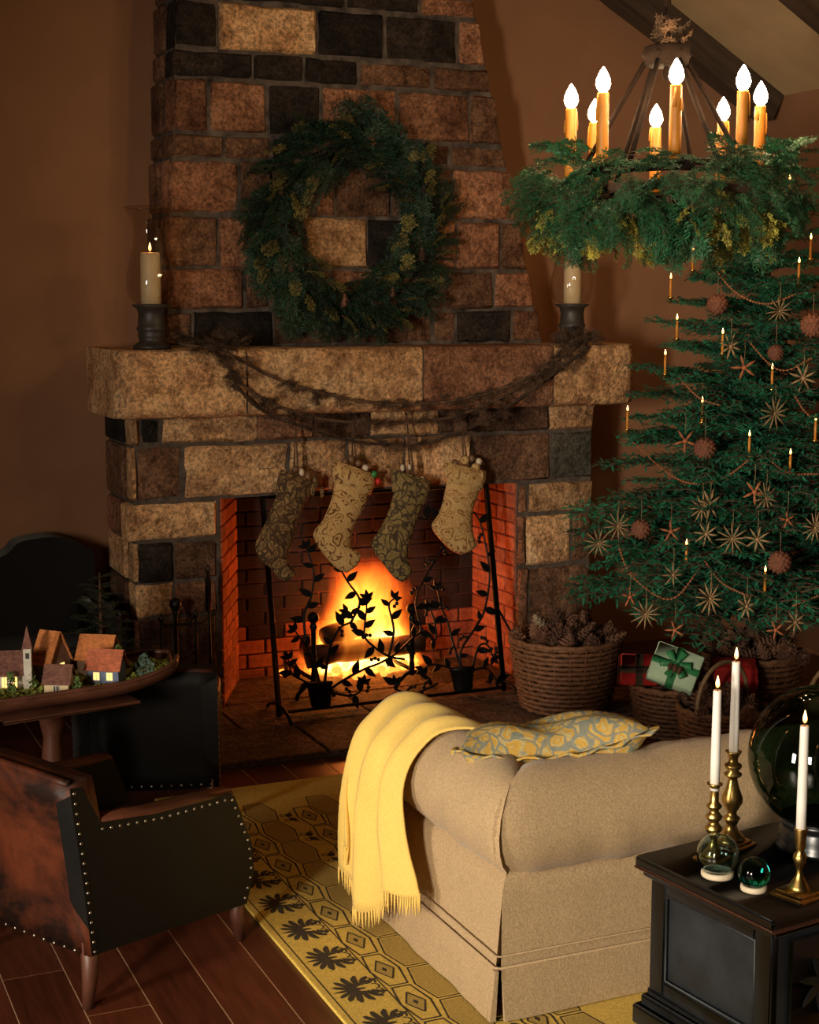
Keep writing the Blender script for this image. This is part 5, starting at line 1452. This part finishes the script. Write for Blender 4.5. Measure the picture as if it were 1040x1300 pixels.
# ------------------------------------------------------------------ brass candlesticks, glass floats and globe on the chest
ZCH = .5008
def stick_c(label, lab2, x, y, prof, base, h, th, rot):
    s_ = thing('brass_candlestick', label, 'candlestick', (x,y,ZCH), rot, 'candlesticks on the chest')
    if base:
        b = base; q = MB(); q.cbox((-b,-b,0),(b,b,.012),.004); q.cbox((-b*.82,-b*.82,.011),(b*.82,b*.82,.020),.004); q.build('base', M['brass'], s_)
    q = MB(); q.lathe(prof, 20); q.build('stem', M['brass'], s_)
    c = candle('taper_candle', lab2, 'candle', (x,y,ZCH+h), .0115, th, M['wax_white'], 'taper candles on the chest', 1.05, 1.12, 14)
    return s_
A = at_z(905,1092,ZCH); stick_c('slim beaded brass candlestick behind the pale glass float','white taper candle in the slim beaded brass candlestick',A.x,A.y,
  [(0,.0),(.034,.019),(.030,.024),(.014,.040),(.010,.06),(.014,.075),(.022,.085),(.024,.092),(.015,.102),(.012,.108),(.021,.118),(.023,.124),(.014,.134),(.011,.14),(.020,.15),(.021,.154),(.012,.163),(.0115,.20),(.015,.208),(.021,.212),(.021,.215),(.0125,.215),(.0125,.195),(0,.195)],.040,.196,.275,.4)
A = at_z(928,1074,ZCH); stick_c('tall baluster brass candlestick on a stepped square base','white taper candle in the tall baluster brass candlestick',A.x,A.y,
  [(0,0),(.040,.019),(.036,.03),(.020,.045),(.014,.06),(.020,.075),(.024,.082),(.014,.09),(.013,.10),(.028,.125),(.029,.14),(.018,.17),(.013,.19),(.012,.195),(.024,.203),(.025,.208),(.014,.215),(.024,.228),(.023,.234),(.013,.24),(.0125,.252),(.021,.268),(.023,.271),(.013,.271),(.013,.25),(0,.25)],.052,.251,.272,.3)
A = at_z(1014,1138,ZCH); stick_c('short brass candlestick with a wide square base on the chest edge','white taper candle in the short wide-based brass candlestick',A.x,A.y,
  [(0,0),(.030,.019),(.024,.03),(.016,.045),(.009,.058),(.0085,.075),(.014,.088),(.018,.10),(.016,.11),(.009,.118),(.012,.126),(.0145,.16),(.017,.178),(.017,.18),(.0125,.18),(.0125,.16),(0,.16)],.052,.161,.285,CR+.1)
def float_ball(label, x, y, r_, rr, mat):
    f_ = thing('glass_float', label, 'glass ball', (x,y,ZCH), 0, 'glass floats on the chest')
    q = MB(); q.lathe([(rr*.75,0),(rr,.001),(rr*1.03,.006),(rr*1.0,.014),(rr*.86,.0155),(rr*.75,.013),(rr*.75,0)], 28, cap=False); q.build('ring_stand', M['ring_white'], f_)
    zc_ = .0135 + math.sqrt(max(0, r_*r_-(rr*.80)**2)) + .001
    q = MB(); q.ball((0,0,zc_), r_, 40)
    if mat is M['pale_glass']:      # hollow blown float: inner surface turned inwards
        k_ = MB(); k_.ball((0,0,zc_), r_*.955, 40); q.add(k_.v, [f[::-1] for f in k_.f])
    q.build('ball', mat, f_)
A = at_z(911,1112,ZCH); float_ball('pale blue clear glass float on a cream ring', A.x, A.y, .056, .042, M['pale_glass'])
A = at_z(957,1130,ZCH); float_ball('small teal green glass float on a cream ring', A.x, A.y, .041, .033, M['green_glass'])
GX, GY, GR = 2.675, 3.275, .20
M['globe_glass'] = thin_glass('dark_green_glass', (.15,.25,.18))
M['globe_glass'].node_tree.nodes['Fresnel'].inputs[0].default_value = 1.55
gl = thing('glass_globe', 'large dark green glass globe on a carved black stand', 'glass globe', (GX,GY,ZCH))
q = MB(); q.lathe([(0,0),(.115,0),(.12,.010),(.108,.018),(.112,.028),(.104,.036),(.110,.048),(.100,.056),(.106,.070),(.112,.082),(.100,.088),(.085,.080),(0,.075)], 28); q.build('stand', M['black_wood'], gl)
q = MB(); q.ball((0,0,.078+GR-.025), GR, 48); q.build('globe', M['globe_glass'], gl)

# ------------------------------------------------------------------ baskets under the tree
def basket(label, x, y, z, r0, r1, h, seed, handle=None, n=15):
    b = thing('wicker_basket', label, 'basket', (x,y,z)); rg = random.Random(seed)
    mb = MB(); ns = 22
    for i in range(n):
        t_ = (i+.5)/n; rr = r0+(r1-r0)*t_**.8; pts = []
        for j in range(ns*2+1):
            a = PI*j/ns; k_ = (1 if (j+i) % 2 else -1)*.006
            pts.append(((rr+k_)*math.cos(a), (rr+k_)*math.sin(a), h*t_+rg.uniform(-.002,.002)))
        mb.tube(pts, h/n*.46, 5, cap=False)
    tag(mb.build('weave', M['wicker'], b), kind='stuff')
    mb = MB()
    for j in range(ns):
        a = 2*PI*j/ns; mb.tube([(r0*math.cos(a),r0*math.sin(a),0.004),((r0+r1)/2*1.02*math.cos(a),(r0+r1)/2*1.02*math.sin(a),h*.45),(r1*math.cos(a),r1*math.sin(a),h)], .004, 4)
    tag(mb.build('stakes', M['wicker'], b), kind='stuff')
    q = MB(); q.tube([(r1*math.cos(i*PI/20),r1*math.sin(i*PI/20),h+.004*math.sin(i*2.2)) for i in range(41)], .013, 7); q.build('rim', M['wicker'], b)
    q = MB(); q.lathe([(0,0.002),(r0,0.002),(r0,.012),(0,.012)], 20); q.build('bottom', M['wicker'], b)
    q = MB(); q.lathe([(0,h-.055),(r1*.94,h-.055),(r1*.94,h-.065),(0,h-.065)], 20); q.build('filling', M['twig'], b)
    if handle:
        hh, ang = handle; q = MB(); d = Vector((math.cos(ang),math.sin(ang),0))
        q.tube([d*r1*math.cos(PI*i/16)+Vector((0,0,h-.03+(hh+.03)*math.sin(PI*i/16)**.75)) for i in range(17)], .010, 7); q.build('handle', M['straw'], b)
    return b
def cones_in(x, y, z, r_, n, label, group, heap=.06, seed=1, pale=()):
    rg = random.Random(seed)
    for k in range(n):
        rr = r_*math.sqrt((k+.5)/n); a = k*2.39996
        me = CONEP if k in pale else (CONEL if k % 2 else CONE)
        zz_ = z + heap*(1-(rr/r_)**2) + rg.uniform(0,.012)
        o = link('pine_cone', me, None, (x+rr*math.cos(a), y+rr*math.sin(a), zz_), (rg.uniform(-1.1,1.1), rg.uniform(-1.1,1.1), rg.uniform(0,6)), rg.uniform(.85,1.1))
        tag(o, label if k not in pale else 'single pale bleached pine cone on top of the big basket', 'pine cone', group if k not in pale else None)
basket('big round wicker basket heaped with pine cones on the hearth', 3.62,6.36,.034, .205,.268,.345, 1)
cones_in(3.62,6.36,.335,.235,46,'brown pine cone heaped in the big basket on the hearth','pine cones in the big basket',.075,2,(9,))
basket('wicker basket holding the ribboned mint gift', 3.91,5.86,.0, .15,.195,.235, 3, None, 11)
cones_in(3.90,5.80,.20,.13,9,'brown pine cone tucked beside the mint gift','pine cones around the mint gift',.01,5)
basket('small handled wicker basket of dark pine cones behind the sofa', 3.86,5.40,.0, .14,.19,.24, 4, (.20,R(20)), 11)
cones_in(3.86,5.40,.215,.155,26,'dark pine cone in the small handled basket','pine cones in the small handled basket',.05,7)
basket('handled wicker basket with grey green leaves behind the globe', 4.30,5.20,.0, .15,.20,.25, 6, (.19,R(15)), 11)
basket('deep wicker basket standing round the trunk of the tree', TX,TY+.02,.0, .19,.24,.34, 8, None, 13)
cones_in(TX,TY,.33,.21,34,'pine cone heaped round the trunk of the tree','pine cones round the tree trunk',.05,9)
# a tuft of grey-green leaves and a cream card
M['leaf_grey'] = plain('grey_green_leaf', (.26,.36,.22), .7, .2, 20, .1)
lt = thing('leaf_bunch', 'bunch of pale grey green leaves in the handled basket', 'leaves', (4.30,5.20,.20))
lfm = MB(); pl = leaf2(0,0,0,.11,.026,.1,6); lfm.prism(pl, .003, ax=(1,0,0), ay=(0,1,0), az=(0,0,1)); LFM = lfm.mesh('leaf', M['leaf_grey'], False)
for k in range(22):
    a = k*2.39996; link('leaf', LFM, lt, (.03*math.cos(a),.03*math.sin(a),.02+.002*k), orient((math.cos(a),math.sin(a),.25+.05*k*.6)), .8)
q = MB(); q.box((-.06,-.002,0),(.06,.002,.085)); cd = q.build('cream_card', M['ring_white'], None, False, loc=(4.14,5.12,.225), rot=(R(-20),R(15),R(-20))); tag(cd, 'cream paper card tucked in the handled basket', 'card')
# gifts
def gift(label, loc, face, up, sx, sy, sz_, paper, ribbon, bow=True):
    n = Vector(face).normalized(); u_ = Vector(up); u_ = (u_-n*u_.dot(n)).normalized(); r_ = u_.cross(n)
    g = thing('gift_box', label, 'gift', loc); g.rotation_euler = Matrix((r_,u_,n)).transposed().to_euler()
    q = MB(); q.cbox((-sx,-sy,-sz_),(sx,sy,0),.005); q.build('box', paper, g)
    for (a, b) in (((-.017,-sy-.002,-sz_-.002),(.017,sy+.002,.002)),((-sx-.002,-.017,-sz_-.002),(sx+.002,.017,.002))):
        q = MB(); q.cbox(a, b, .001); q.build('ribbon', ribbon, g)
    if bow:
        for k in range(6):
            a = k*PI/3+.25; q = MB(); d = Vector((math.cos(a),math.sin(a),0)); s_ = Vector((-d.y,d.x,0)); rows = []
            for i in range(9):
                t_ = i/8; p = d*(.070*math.sin(PI*t_)) + Vector((0,0,.004+.026*t_*(1 if k%2 else .8))); rows.append([p-s_*.013*(.4+math.sin(PI*t_)), p+s_*.013*(.4+math.sin(PI*t_))])
            q.grid(rows); o = q.build('bow_loop', ribbon, g); so = o.modifiers.new('thickness','SOLIDIFY'); so.thickness = .0015
    return g
gc = at_d(858, 845, 6.72)
g1 = gift('mint green gift with green ribbon and cones leaning in the basket', gc, (-.35,-.72,.60), (.45,.15,.8), .105, .088, .06, M['paper_mint'], M['ribbon_green'])
for k in range(3): link('cone_trim', CONE, g1, (-.02+.02*k,-.012,.03), (R(80),R(30*k),0), .42)
gift('red gift box standing behind the mint gift', at_d(812,850,6.9), (-.3,-.9,.3), (.1,.1,1), .085,.07,.06, M['ribbon_red'], M['rug_dark'], False)
gift('red gift box lying between the handled baskets', Vector((4.08,5.62,.34)), (-.2,-.5,.8), (.3,.6,.3), .10,.075,.10, M['ribbon_red'], M['ribbon_red'], False)
